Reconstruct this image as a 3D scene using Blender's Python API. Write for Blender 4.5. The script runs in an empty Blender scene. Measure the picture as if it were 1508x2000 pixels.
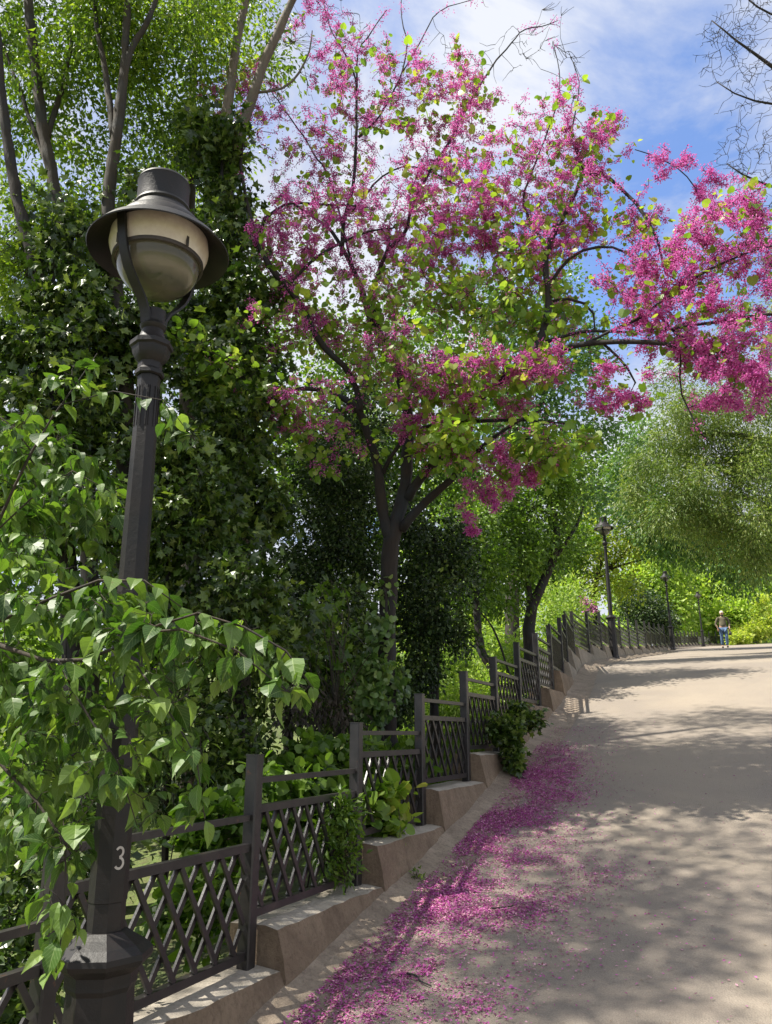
import bpy, math, random
import numpy as np
from math import radians, sin, cos, tan, atan, pi, sqrt
from mathutils import Vector, Matrix
from mathutils.noise import noise as mnoise

rng = np.random.default_rng(11)
random.seed(5)
SC = bpy.context.scene
COL = SC.collection
EYE = 1.8
PITCH = radians(16.1)
FPX = 1500.0

# ------------------------------------------------------------------ survey of the photo
def ray(x, y):
    rz = tan(PITCH - atan((y - 1000) / FPX))
    return (x - 754) / FPX * (cos(PITCH) + rz * sin(PITCH)), rz

def at(x, y, Y):
    rx, rz = ray(x, y)
    return np.array((rx * Y, Y, rz * Y + EYE))

def mpp(y, Y):                      # metres per photo pixel at that depth
    rz = ray(754, y)[1]
    return Y * (cos(PITCH) + rz * sin(PITCH)) / FPX

# ------------------------------------------------------------------ terrain profile
_S = [-40, -8, -3, 0, 1, 2.2, 3.44, 4.2, 5.43, 6.62, 7.8, 9.1, 10.23, 11.36, 12.85, 14.3, 16.3, 18.5, 21.3, 25, 33, 40.4, 59.4, 66, 80, 120, 220, 400]
_Z = [-6.5, -3.0, -2.25, -1.8, -1.66, -1.45, -1.20, -1.08, -.85, -.60, -.31, -.05, .19, .44, .74, 1.0, 1.30, 1.57, 1.87, 2.26, 3.12, 3.93, 5.93, 6.62, 7.5, 8.6, 10, 11]
_sf = np.arange(-60, 420, .25)
_zf = np.interp(_sf, _S, _Z)
_k = np.ones(5) / 5
_zf = np.convolve(np.pad(_zf, 2, mode='edge'), _k, mode='valid')

def prof(x, y):
    s = .407 * np.asarray(x) + .9135 * np.asarray(y)
    return np.interp(s, _sf, _zf) + EYE

# fence posts: x, y and top height above the eye
POSTS = [(-2.54, -.16, -.74), (-2.08, .87, -.60), (-1.62, 1.90, -.50), (-1.155, 2.93, -.33),
 (-.66, 4.06, -.10), (-.19, 5.12, .07), (.26, 6.16, .30), (.71, 7.17, .55), (1.13, 8.22, .78), (1.56, 9.27, 1.05),
 (1.99, 10.31, 1.29), (2.40, 11.37, 1.54)]
POSTS += [(2.87, 12.74, 1.85), (3.28, 14.13, 2.11), (3.88, 16.04, 2.46), (4.67, 17.87, 2.74), (5.47, 19.70, 3.0), (6.27, 21.54, 3.2), (7.08, 23.37, 3.42),
 (7.77, 24.70, 3.56), (8.47, 26.02, 3.70), (9.18, 27.35, 3.85), (9.82, 28.71, 4.0), (10.46, 30.06, 4.15), (11.12, 31.41, 4.31), (11.78, 32.75, 4.47)]
_far = [(13.6, 38.2), (15.0, 41.5), (18.2, 48), (20.42, 52), (22.83, 56.5), (25.48, 60), (27.64, 62), (30.3, 63.5), (34, 65)]

def resample(pts, step):
    pts = [np.array(p, float) for p in pts]
    out = [pts[0]]
    acc = 0.0
    for a, b in zip(pts[:-1], pts[1:]):
        L = np.linalg.norm(b - a)
        d = step - acc
        while d <= L:
            out.append(a + (b - a) * d / L)
            d += step
        acc = L - (d - step)
    return out
last = POSTS[-1]
for p in resample([last[:2]] + _far, 1.72)[1:]:
    POSTS.append((p[0], p[1], float(prof(p[0], p[1])) - EYE + 1.09))
FL = np.array([(p[0], p[1]) for p in POSTS])      # fence line
_ext0 = FL[0] - (FL[1] - FL[0]) / np.linalg.norm(FL[1] - FL[0]) * 12
_ext1 = np.array((60, 72.0))
FLX = np.vstack([_ext0, FL, _ext1])

def offset_line(P, d):              # + = road side (right)
    T = np.zeros_like(P)
    T[1:-1] = P[2:] - P[:-2]; T[0] = P[1] - P[0]; T[-1] = P[-1] - P[-2]
    T /= np.linalg.norm(T, axis=1)[:, None]
    N = np.stack([T[:, 1], -T[:, 0]], 1)
    return P + N * d

def side_of_fence(x, y):
    """signed distance to the fence line, + on the road side"""
    x = np.atleast_1d(x).astype(float); y = np.atleast_1d(y).astype(float)
    best = np.full(x.shape, 1e9); sg = np.zeros(x.shape)
    for a, b in zip(FLX[:-1], FLX[1:]):
        d = b - a; L2 = (d ** 2).sum()
        t = np.clip(((x - a[0]) * d[0] + (y - a[1]) * d[1]) / L2, 0, 1)
        qx = a[0] + t * d[0] - x; qy = a[1] + t * d[1] - y
        dd = np.hypot(qx, qy)
        s = d[1] * (x - a[0]) - d[0] * (y - a[1])
        m = dd < best
        best = np.where(m, dd, best); sg = np.where(m, np.sign(s), sg)
    return best * sg

def ground_z(x, y):
    d = side_of_fence(x, y)
    left = np.clip(-d, 0, 1.0)
    far = np.clip(-d - 1, 0, 60)
    z = prof(x, y) - .05 - .30 * left - .006 * far
    right = np.clip(d - 9.2, 0, 12)
    z = z + right * .12
    return z

# ------------------------------------------------------------------ mesh builder
ORIG = {}
class MB:
    def __init__(self):
        self.v = []; self.l = []; self.s = []; self.n = 0; self.m = []
    def add(self, v, faces, mat=0):
        v = np.asarray(v, float).reshape(-1, 3)
        self.v.append(v)
        self.l.append(np.concatenate([np.asarray(f, int) for f in faces]) + self.n)
        self.s.append(np.array([len(f) for f in faces], int))
        self.m.append(np.full(len(faces), mat, int))
        self.n += len(v)
    def batch(self, V, faces, mat=0):
        """V: (N,T,3) copies of a template whose faces are given once"""
        N, T = V.shape[:2]
        if N == 0: return
        fl = np.concatenate([np.asarray(f, int) for f in faces])
        fs = np.array([len(f) for f in faces], int)
        self.v.append(V.reshape(-1, 3))
        self.l.append((fl[None, :] + (np.arange(N) * T)[:, None]).ravel() + self.n)
        self.s.append(np.tile(fs, N))
        self.m.append(np.full(len(fs) * N, mat, int))
        self.n += N * T
    def box(self, c, size, R=None, mat=0):
        h = np.array(size) / 2
        v = np.array([(x, y, z) for x in (-1, 1) for y in (-1, 1) for z in (-1, 1)]) * h
        if R is not None: v = v @ np.array(R).T
        self.add(v + np.array(c), [(0, 1, 3, 2), (4, 6, 7, 5), (0, 4, 5, 1), (2, 3, 7, 6), (0, 2, 6, 4), (1, 5, 7, 3)], mat)
    def bar(self, a, b, w, t, up=(0, 0, 1), mat=0):
        a = np.array(a, float); b = np.array(b, float)
        d = b - a; L = np.linalg.norm(d); d /= L
        u = np.array(up, float); x = np.cross(d, u); x /= np.linalg.norm(x); z = np.cross(x, d)
        self.box((a + b) / 2, (w, L, t), np.stack([x, d, z], 1), mat)
    def tube(self, P, R, sides=8, cap=True, mat=0):
        V, F = tube_mesh(np.asarray(P, float), np.asarray(R, float), sides, cap)
        self.add(V, F, mat)
    def lathe(self, prof_, sides=32, c=(0, 0, 0), rot=0, close=False, mat=0):
        pr = list(prof_); n = len(pr)
        a = np.arange(sides) * 2 * pi / sides + rot
        V = np.array([[(r * cos(t) + c[0], r * sin(t) + c[1], z + c[2]) for t in a] for r, z in pr]).reshape(-1, 3)
        F = []
        for i in range(n - 1):
            for j in range(sides):
                k = (j + 1) % sides
                F.append((i * sides + j, i * sides + k, (i + 1) * sides + k, (i + 1) * sides + j))
        if close:
            F.append(tuple(range(sides))[::-1]); F.append(tuple(range((n - 1) * sides, n * sides)))
        self.add(V, F, mat)
    def build(self, name, mats, parent=None, smooth=False, angle=None, base=None):
        v = np.concatenate(self.v); l = np.concatenate(self.l); s = np.concatenate(self.s); m = np.concatenate(self.m)
        me = bpy.data.meshes.new(name)
        me.vertices.add(len(v)); me.vertices.foreach_set('co', v.astype(np.float32).ravel())
        me.loops.add(len(l)); me.loops.foreach_set('vertex_index', l.astype(np.int32))
        me.polygons.add(len(s))
        st = np.concatenate([[0], np.cumsum(s)[:-1]]).astype(np.int32)
        me.polygons.foreach_set('loop_start', st)
        me.polygons.foreach_set('material_index', m.astype(np.int32))
        me.polygons.foreach_set('use_smooth', np.full(len(s), bool(smooth)))
        me.update(calc_edges=True)
        if not isinstance(mats, (list, tuple)): mats = [mats]
        for x in mats: me.materials.append(x)
        if angle is not None:
            me.polygons.foreach_set('use_smooth', np.full(len(s), True))
            try: me.set_sharp_from_angle(angle=radians(angle))
            except Exception: pass
        o = bpy.data.objects.new(name, me); COL.objects.link(o)
        if parent is not None:
            o.parent = parent
            org = ORIG.get(parent.name, (0, 0, 0))
            ORIG[o.name] = org
        else:
            org = (0, 0, 0) if base is None else tuple(float(q) for q in base)
            o.location = org
            ORIG[o.name] = org
        if any(org):
            v = v - np.array(org); me.vertices.foreach_set('co', v.astype(np.float32).ravel()); me.update()
        return o

def tube_mesh(P, R, sides, cap=True):
    K = len(P)
    T = np.zeros_like(P); T[1:-1] = P[2:] - P[:-2]; T[0] = P[1] - P[0]; T[-1] = P[-1] - P[-2]
    T /= (np.linalg.norm(T, axis=1)[:, None] + 1e-12)
    ref = np.array((.31, .17, .93)) if abs(T[0][2]) < .8 else np.array((.9, .3, .1))
    V = []
    for i in range(K):
        x = np.cross(T[i], ref); x /= np.linalg.norm(x); y = np.cross(T[i], x); ref = -np.cross(T[i], x) if False else ref
        a = np.arange(sides) * 2 * pi / sides
        V.append(P[i] + R[i] * (np.cos(a)[:, None] * x + np.sin(a)[:, None] * y))
    V = np.concatenate(V)
    F = []
    for i in range(K - 1):
        for j in range(sides):
            k = (j + 1) % sides
            F.append((i * sides + j, (i + 1) * sides + j, (i + 1) * sides + k, i * sides + k))
    if cap:
        F.append(tuple(range(sides))); F.append(tuple(range((K - 1) * sides, K * sides))[::-1])
    return V, F

def batch_tubes(mb, P, R, sides=3, mat=0):
    """P (N,K,3), R (N,K)"""
    N, K = P.shape[:2]
    if N == 0: return
    T = np.zeros_like(P); T[:, 1:-1] = P[:, 2:] - P[:, :-2]; T[:, 0] = P[:, 1] - P[:, 0]; T[:, -1] = P[:, -1] - P[:, -2]
    T /= (np.linalg.norm(T, axis=2)[..., None] + 1e-9)
    ref = np.array((.37, .21, .11)) + np.zeros_like(T)
    x = np.cross(T, ref); x /= (np.linalg.norm(x, axis=2)[..., None] + 1e-9); y = np.cross(T, x)
    a = np.arange(sides) * 2 * pi / sides
    V = P[:, :, None, :] + R[:, :, None, None] * (np.cos(a)[None, None, :, None] * x[:, :, None, :] + np.sin(a)[None, None, :, None] * y[:, :, None, :])
    V = V.reshape(N, K * sides, 3)
    F = []
    for i in range(K - 1):
        for j in range(sides):
            k = (j + 1) % sides
            F.append((i * sides + j, (i + 1) * sides + j, (i + 1) * sides + k, i * sides + k))
    mb.batch(V, F, mat)

def norm(a): return a / (np.linalg.norm(a, axis=-1)[..., None] + 1e-9)

# leaf templates: x across, y towards the tip, z normal --------------------------------
def leaf_fold(w=.5, fold=.12, droop=.12):
    v = [(0, 0, 0), (-w / 2, .42, fold), (0, 1, -droop), (w / 2, .42, fold), (0, .5, 0)]
    return np.array(v, float), [(0, 4, 1), (1, 4, 2), (0, 3, 4), (3, 2, 4)]
def leaf_quad(w=.5, fold=.1):
    v = [(0, 0, 0), (-w / 2, .45, fold), (0, 1, 0), (w / 2, .45, fold)]
    return np.array(v, float), [(0, 2, 1), (0, 3, 2)]
def leaf_ovate(w=.62):
    ys = [0, .10, .28, .5, .72, .88, 1.04]; hw = [0, .20, .48, .50, .34, .15, 0]
    zc = [0, .02, .03, .0, -.06, -.13, -.22]
    v = []; F = []
    for y, z in zip(ys, zc): v.append((0, y, z))
    n = len(ys)
    for y, h, z in list(zip(ys, hw, zc))[1:-1]: v.append((-h * w, y + .02, z + .14 * h))
    for y, h, z in list(zip(ys, hw, zc))[1:-1]: v.append((h * w, y - .02, z + .14 * h))
    L = [n + i for i in range(n - 2)]; R = [n + n - 2 + i for i in range(n - 2)]
    F.append((0, 1, L[0])); F.append((0, R[0], 1))
    for i in range(n - 3):
        F.append((i + 1, i + 2, L[i + 1], L[i])); F.append((i + 1, R[i], R[i + 1], i + 2))
    F.append((n - 2, n - 1, L[-1])); F.append((n - 2, R[-1], n - 1))
    return np.array(v, float), F
def leaf_heart():
    v = [(0, .12, 0), (0, .55, -.02), (0, 1.0, -.08),
         (-.25, -.04, .05), (-.5, .18, .09), (-.5, .5, .08), (-.28, .82, .0),
         (.25, -.04, .05), (.5, .18, .09), (.5, .5, .08), (.28, .82, .0)]
    return np.array(v, float), [(0, 1, 5, 4, 3), (1, 2, 6, 5), (0, 7, 8, 9, 1), (1, 9, 10, 2)]
def leaf_ivy():
    v = [(0, 0, 0), (0, 1, -.1), (-.2, .55, .04), (-.5, .62, .0), (-.34, .25, .06), (-.46, -.02, 0),
         (.2, .55, .04), (.5, .62, .0), (.34, .25, .06), (.46, -.02, 0), (0, .45, 0)]
    return np.array(v, float), [(0, 10, 4, 5), (10, 2, 3, 4), (10, 1, 2), (0, 9, 8, 10), (10, 8, 7, 6), (10, 6, 1)]
def blossom():
    v = [(0, 0, 0), (-.3, .5, .1), (0, 1, .05), (.3, .45, .1), (0, .1, -.25), (.05, .75, -.32)]
    return np.array(v, float), [(0, 3, 2, 1), (0, 4, 5, 3)]
def curl(t, k, tw):
    v = t[0].copy(); v[:, 2] += k * (v[:, 1] - .3) ** 2 * np.sign(v[:, 1] - .3) + tw * v[:, 0] * v[:, 1]; return v, t[1]
TPL = dict(fold=leaf_fold(), narrow=leaf_fold(.26, .05, .15), quad=leaf_quad(), nquad=leaf_quad(.3), wide=leaf_fold(.7, .1, .1),
           ovate=leaf_ovate(), ovate2=leaf_ovate(.5), ovate3=leaf_ovate(.74), heart=leaf_heart(), ivy=leaf_ivy(), blossom=blossom(), round=leaf_quad(.85, .12))

TPL['ovate2'] = curl(TPL['ovate2'], -.45, .5); TPL['ovate3'] = curl(TPL['ovate3'], .12, -.4)
def place(mb, tpl, pos, tip, nrm, size, mat=0):
    V, F = TPL[tpl]
    tip = norm(tip); x = norm(np.cross(tip, nrm)); z = np.cross(x, tip)
    W = pos[:, None, :] + size[:, None, None] * (V[None, :, 0, None] * x[:, None, :] + V[None, :, 1, None] * tip[:, None, :] + V[None, :, 2, None] * z[:, None, :])
    mb.batch(W, F, mat)

def rnd(n): return rng.normal(size=(n, 3))

# ------------------------------------------------------------------ materials
def newmat(name):
    m = bpy.data.materials.new(name); m.use_nodes = True
    nt = m.node_tree; nt.nodes.clear()
    out = nt.nodes.new('ShaderNodeOutputMaterial')
    return m, nt, out
def N(nt, t, **kw):
    n = nt.nodes.new(t)
    for k, v in kw.items():
        if k in n.inputs.keys() if hasattr(n.inputs, 'keys') else False: n.inputs[k].default_value = v
        else: setattr(n, k, v)
    return n
def ramp(nt, fac, stops, interp='LINEAR'):
    r = nt.nodes.new('ShaderNodeValToRGB'); r.color_ramp.interpolation = interp
    e = r.color_ramp.elements
    while len(e) < len(stops): e.new(.5)
    for i, (p, c) in enumerate(stops):
        e[i].position = p; e[i].color = (*c, 1) if len(c) == 3 else c
    nt.links.new(fac, r.inputs[0]); return r.outputs[0]
def noise_(nt, scale, detail=4, rough=.6, coord=None, vec='Object', dist=0):
    if coord is None:
        tc = nt.nodes.new('ShaderNodeTexCoord'); coord = tc.outputs[vec]
    n = nt.nodes.new('ShaderNodeTexNoise'); n.inputs['Scale'].default_value = scale
    n.inputs['Detail'].default_value = detail; n.inputs['Roughness'].default_value = rough
    n.inputs['Distortion'].default_value = dist
    nt.links.new(coord, n.inputs['Vector']); return n.outputs['Fac']
def mixc(nt, fac, a, b, mode='MIX'):
    m = nt.nodes.new('ShaderNodeMix'); m.data_type = 'RGBA'; m.blend_type = mode
    for s, v in ((m.inputs[0], fac), (m.inputs[6], a), (m.inputs[7], b)):
        if hasattr(v, 'links'): nt.links.new(v, s)
        elif isinstance(v, (int, float)): s.default_value = v
        else: s.default_value = (*v, 1)
    return m.outputs[2]
def bump(nt, h, strength=.3, dist=.01):
    b = nt.nodes.new('ShaderNodeBump'); b.inputs['Strength'].default_value = strength; b.inputs['Distance'].default_value = dist
    nt.links.new(h, b.inputs['Height']); return b.outputs['Normal']

def leaf_mat(name, cols, trans=.42, rough=.42, spec=.5, tcol=1.35, clump=1.6):
    """cols: dark .. light list; hue per leaf, slow drift through the crown"""
    m, nt, out = newmat(name)
    g = nt.nodes.new('ShaderNodeNewGeometry')
    col = ramp(nt, g.outputs['Random Per Island'], [(i / (len(cols) - 1), c) for i, c in enumerate(cols)])
    nz = noise_(nt, clump, 2)
    tint = ramp(nt, nz, [(.35, (.72, .78, .8)), (.65, (1.2, 1.15, 1.0))])
    col = mixc(nt, 1.0, col, tint, 'MULTIPLY')
    p = nt.nodes.new('ShaderNodeBsdfPrincipled'); nt.links.new(col, p.inputs['Base Color'])
    p.inputs['Roughness'].default_value = rough; p.inputs['Specular IOR Level'].default_value = spec
    t = nt.nodes.new('ShaderNodeBsdfTranslucent')
    tc = mixc(nt, 1.0, col, (tcol * .92, tcol, tcol * .38), 'MULTIPLY')
    nt.links.new(tc, t.inputs['Color'])
    mx = nt.nodes.new('ShaderNodeMixShader'); mx.inputs[0].default_value = trans
    nt.links.new(p.outputs[0], mx.inputs[1]); nt.links.new(t.outputs[0], mx.inputs[2]); nt.links.new(mx.outputs[0], out.inputs[0])
    return m

def flower_mat(name, cols, trans=.4):
    m, nt, out = newmat(name)
    g = nt.nodes.new('ShaderNodeNewGeometry')
    col = ramp(nt, g.outputs['Random Per Island'], [(i / (len(cols) - 1), c) for i, c in enumerate(cols)])
    p = nt.nodes.new('ShaderNodeBsdfPrincipled'); nt.links.new(col, p.inputs['Base Color']); p.inputs['Roughness'].default_value = .6
    t = nt.nodes.new('ShaderNodeBsdfTranslucent'); nt.links.new(col, t.inputs['Color'])
    mx = nt.nodes.new('ShaderNodeMixShader'); mx.inputs[0].default_value = trans
    nt.links.new(p.outputs[0], mx.inputs[1]); nt.links.new(t.outputs[0], mx.inputs[2]); nt.links.new(mx.outputs[0], out.inputs[0])
    return m

def bark_mat(name, a, b, scale=14):
    m, nt, out = newmat(name)
    tc = nt.nodes.new('ShaderNodeTexCoord'); mp = nt.nodes.new('ShaderNodeMapping'); mp.inputs['Scale'].default_value = (1, 1, .22)
    nt.links.new(tc.outputs['Object'], mp.inputs[0])
    n = noise_(nt, scale, 8, .7, mp.outputs[0], dist=.6); n2 = noise_(nt, 3.0, 3)
    c = ramp(nt, n, [(.3, a), (.7, b)])
    c = mixc(nt, ramp(nt, n2, [(.45, (0, 0, 0)), (.7, (1, 1, 1))]), c, tuple(x * .6 + .01 * i for i, x in enumerate(b)))
    p = nt.nodes.new('ShaderNodeBsdfPrincipled'); p.inputs['Roughness'].default_value = .85
    nt.links.new(c, p.inputs['Base Color']); nt.links.new(bump(nt, n, .7, .02), p.inputs['Normal']); nt.links.new(p.outputs[0], out.inputs[0])
    return m

def solid(name, col, rough=.6, metal=0, var=.0, vscale=6, bmp=0, bscale=60, col2=None, spec=.5):
    m, nt, out = newmat(name)
    p = nt.nodes.new('ShaderNodeBsdfPrincipled'); p.inputs['Roughness'].default_value = rough; p.inputs['Metallic'].default_value = metal
    p.inputs['Specular IOR Level'].default_value = spec
    if col2 is None: col2 = tuple(min(1, x * (1 + var)) for x in col)
    c = ramp(nt, noise_(nt, vscale, 6, .65), [(.35, col), (.68, col2)])
    nt.links.new(c, p.inputs['Base Color'])
    if bmp: nt.links.new(bump(nt, noise_(nt, bscale, 6, .7), bmp, .01), p.inputs['Normal'])
    nt.links.new(p.outputs[0], out.inputs[0]); return m

BARK = bark_mat('bark_brown', (.014, .010, .006), (.062, .045, .027))
BARK_DK = bark_mat('bark_dark', (.011, .008, .006), (.036, .025, .018))
BARK_LT = bark_mat('bark_grey', (.075, .058, .04), (.19, .15, .11))
M_POST = solid('iron_paint', (.045, .040, .040), .42, .0, col2=(.085, .07, .062), vscale=9, bmp=.15, bscale=90)
M_LAMP = solid('lamp_paint', (.006, .006, .0065), .52, .0, col2=(.017, .012, .010), vscale=7, bmp=.2, bscale=60, spec=.4)

# ------------------------------------------------------------------ tagging
def tag(o, label=None, cat=None, group=None, kind=None):
    if label: o['label'] = label
    if cat: o['category'] = cat
    if group: o['group'] = group
    if kind: o['kind'] = kind
    return o
def empty(name, loc=(0, 0, 0), rz=0):
    o = bpy.data.objects.new(name, None); COL.objects.link(o)
    o.location = Vector([float(x) for x in loc]); ORIG[o.name] = tuple(float(x) for x in loc); o.rotation_euler = (0, 0, rz); o.empty_display_size = .2
    return o
def kids(o): return [c for c in bpy.data.objects if c.parent == o]
def copy_tree(o, parent=None):
    c = o.copy(); COL.objects.link(c)
    if parent is not None: c.parent = parent
    for ch in kids(o): copy_tree(ch, c)
    return c

# ================================================================== SETTING
M_GROUND = None
def ground_material():
    m, nt, out = newmat('hillside_soil')
    n = noise_(nt, .9, 6, .65); n2 = noise_(nt, 14, 6, .7)
    c = ramp(nt, n, [(.35, (.05, .075, .018)), (.5, (.10, .15, .03)), (.68, (.16, .20, .05))])
    c = mixc(nt, ramp(nt, n2, [(.4, (0, 0, 0)), (.7, (.8, .8, .8))]), c, (.09, .065, .035))
    p = nt.nodes.new('ShaderNodeBsdfPrincipled'); p.inputs['Roughness'].default_value = .95
    nt.links.new(c, p.inputs['Base Color']); nt.links.new(bump(nt, n2, .8, .05), p.inputs['Normal']); nt.links.new(p.outputs[0], out.inputs[0])
    return m
M_GROUND = ground_material()

def road_material():
    m, nt, out = newmat('worn_asphalt')
    fine = noise_(nt, 160, 4, .8); mid = noise_(nt, 5, 6, .6, dist=.4); big = noise_(nt, .55, 4, .55, dist=.8); blot = noise_(nt, 22, 3, .6)
    c = ramp(nt, fine, [(.3, (.160, .136, .112)), (.55, (.248, .213, .176)), (.75, (.335, .292, .243))])
    c = mixc(nt, ramp(nt, mid, [(.35, (0, 0, 0)), (.75, (.45, .45, .45))]), c, (.22, .18, .145))
    c = mixc(nt, ramp(nt, big, [(.42, (0, 0, 0)), (.66, (.7, .7, .7))]), c, (.31, .26, .198))
    c = mixc(nt, ramp(nt, blot, [(.62, (0, 0, 0)), (.72, (.5, .5, .5))]), c, (.17, .135, .105))
    p = nt.nodes.new('ShaderNodeBsdfPrincipled'); p.inputs['Roughness'].default_value = .82; p.inputs['Specular IOR Level'].default_value = .35
    nt.links.new(c, p.inputs['Base Color'])
    v = nt.nodes.new('ShaderNodeTexVoronoi'); v.inputs['Scale'].default_value = 120
    tc = nt.nodes.new('ShaderNodeTexCoord'); nt.links.new(tc.outputs['Object'], v.inputs['Vector'])
    a = nt.nodes.new('ShaderNodeMath'); a.operation = 'ADD'; nt.links.new(v.outputs['Distance'], a.inputs[0]); nt.links.new(mid, a.inputs[1])
    nt.links.new(bump(nt, a.outputs[0], .5, .006), p.inputs['Normal']); nt.links.new(p.outputs[0], out.inputs[0])
    return m
M_ROAD = road_material()
def concrete(name, a, b, c2, sc=3):
    m, nt, out = newmat(name)
    n = noise_(nt, sc, 7, .7, dist=.5); n2 = noise_(nt, 45, 5, .75)
    tc = nt.nodes.new('ShaderNodeTexCoord'); mp = nt.nodes.new('ShaderNodeMapping'); mp.inputs['Scale'].default_value = (9, 9, 1.1)
    nt.links.new(tc.outputs['Object'], mp.inputs[0]); n3 = noise_(nt, 1.0, 5, .7, mp.outputs[0])
    c = ramp(nt, n, [(.32, a), (.68, b)])
    c = mixc(nt, ramp(nt, n3, [(.5, (0, 0, 0)), (.7, (.6, .6, .6))]), c, c2)
    c = mixc(nt, ramp(nt, n2, [(.35, (.5, .5, .5)), (.5, (0, 0, 0))]), c, tuple(x * .55 for x in a))
    p = nt.nodes.new('ShaderNodeBsdfPrincipled'); p.inputs['Roughness'].default_value = .9
    nt.links.new(c, p.inputs['Base Color'])
    nt.links.new(bump(nt, n2, .8, .012), p.inputs['Normal']); nt.links.new(p.outputs[0], out.inputs[0]); return m
M_WALL = concrete('weathered_render', (.155, .110, .072), (.275, .205, .138), (.095, .064, .040))
M_LEDGE = concrete('pale_concrete', (.34, .30, .24), (.48, .43, .36), (.22, .19, .15))
M_GUT = concrete('dusty_cement', (.20, .155, .115), (.34, .275, .205), (.12, .09, .062), 5)

# ground sheet
gx = np.unique(np.concatenate([np.arange(-16, 30, .5), np.arange(30, 60, 2), np.arange(-40, -16, 2), np.arange(-220, -40, 15), np.arange(60, 260, 15)]))
gy = np.unique(np.concatenate([np.arange(-12, 40, .5), np.arange(40, 80, 1.5), np.arange(80, 400, 15), np.arange(-60, -12, 6)]))
GX, GY = np.meshgrid(gx, gy, indexing='ij')
GZ = ground_z(GX.ravel(), GY.ravel()).reshape(GX.shape)
dfe = side_of_fence(GX.ravel(), GY.ravel()).reshape(GX.shape)
rough_ = np.array([mnoise((float(x) * .35, float(y) * .35, 0)) for x, y in zip(GX.ravel(), GY.ravel())]).reshape(GX.shape)
GZ = GZ + np.where(dfe < -.6, rough_ * .22, 0)
GZ[(dfe > -.05) & (dfe < 9.0)] -= .06
mb = MB()
nx, ny = GX.shape
idx = np.arange(nx * ny).reshape(nx, ny)
q = np.stack([idx[:-1, :-1], idx[1:, :-1], idx[1:, 1:], idx[:-1, 1:]], -1).reshape(-1, 4)
mb.v.append(np.stack([GX, GY, GZ], -1).reshape(-1, 3)); mb.l.append(q.ravel()); mb.s.append(np.full(len(q), 4)); mb.m.append(np.zeros(len(q), int)); mb.n = nx * ny
tag(mb.build('ground', M_GROUND, smooth=True), kind='structure')

def strip(name, d0, d1, nseg, dz, mat, zfun=None, P=None):
    """sheet that follows the fence between two offsets"""
    P = FLX if P is None else P
    Pd = np.array(resample(list(P), .5))
    # smooth the line a little
    for _ in range(6): Pd[1:-1] = (Pd[:-2] + 2 * Pd[1:-1] + Pd[2:]) / 4
    rows = []
    for k in range(nseg + 1):
        t = k / nseg; d = d0 + (d1 - d0) * t
        L = offset_line(Pd, d)
        z = prof(L[:, 0], L[:, 1]) + (dz if zfun is None else zfun(t, d))
        rows.append(np.stack([L[:, 0], L[:, 1], z], 1))
    R = np.stack(rows, 1); n, m_ = R.shape[:2]
    ii = np.arange(n * m_).reshape(n, m_)
    qq = np.stack([ii[:-1, :-1], ii[:-1, 1:], ii[1:, 1:], ii[1:, :-1]], -1).reshape(-1, 4)
    b = MB(); b.v.append(R.reshape(-1, 3)); b.l.append(qq.ravel()); b.s.append(np.full(len(qq), 4)); b.m.append(np.zeros(len(qq), int)); b.n = n * m_
    o = b.build(name, mat, smooth=True); tag(o, kind='structure'); return o
strip('road', .16, 9.0, 18, 0.0, M_ROAD)
strip('gutter', .17, .50, 5, 0.0, M_GUT, zfun=lambda t, d: .07 * (1 - t) ** 2 + .004)
strip('kerb', 9.0, 9.22, 3, 0, M_LEDGE, zfun=lambda t, d: .12 if 0 < t < 1 else (-.03 if t == 0 else .10))

# ------------------------------------------------------------------ retaining wall
wall = MB()
def wall_block(a, b, top, d0=-.14, d1=.115):
    a = np.array(a[:2]); b = np.array(b[:2]); L = np.linalg.norm(b - a); t = (b - a) / L; n = np.array((t[1], -t[0]))
    nu = max(3, int(L / .09)) if a[1] < 14 else 4; nv = 4; nw = 5 if a[1] < 14 else 2
    def pt(u, v, w):   # u along, v across (0 back..1 front), w up
        xy = a + t * L * u + n * (d0 + (d1 - d0) * v)
        zb = float(prof(xy[0], xy[1])) - .35
        z = zb + (top - zb) * w
        z = z
        k = mnoise((xy[0] * 3.1, xy[1] * 3.1, z * 3.1)); k2 = mnoise((xy[0] * 14, xy[1] * 14, z * 14))
        edge = 1.0 if (v > .95 and w > .9) else 0
        inset = .016 * edge * (1 + k2) + (.016 * k + .006 * k2)
        hg = max(0, z - zb - .35)
        flare = (max(0, .40 - hg) * .12 + .035 * math.exp(-hg / .05)) * v
        xy = xy + n * (-inset + flare) * (1 if v > .9 else 0)
        z = z - (.012 * edge if w > .9 else 0) + (.006 * k2 + .006 * k if w > .9 else 0)
        return (xy[0], xy[1], z)
    def grid(f, n1, n2, mat):
        V = np.array([[f(i / n1, j / n2) for j in range(n2 + 1)] for i in range(n1 + 1)]).reshape(-1, 3)
        F = [(i * (n2 + 1) + j, (i + 1) * (n2 + 1) + j, (i + 1) * (n2 + 1) + j + 1, i * (n2 + 1) + j + 1) for i in range(n1) for j in range(n2)]
        wall.add(V, F, mat)
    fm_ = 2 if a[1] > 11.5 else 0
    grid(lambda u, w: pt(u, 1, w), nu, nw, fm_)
    grid(lambda u, v: pt(u, 1 - v, 1), nu, nv, 1)
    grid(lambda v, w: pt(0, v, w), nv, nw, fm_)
    grid(lambda v, w: pt(1, 1 - v, w), nv, nw, 0)
    grid(lambda u, w: pt(1 - u, 0, w), nu, 1, 0)
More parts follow.
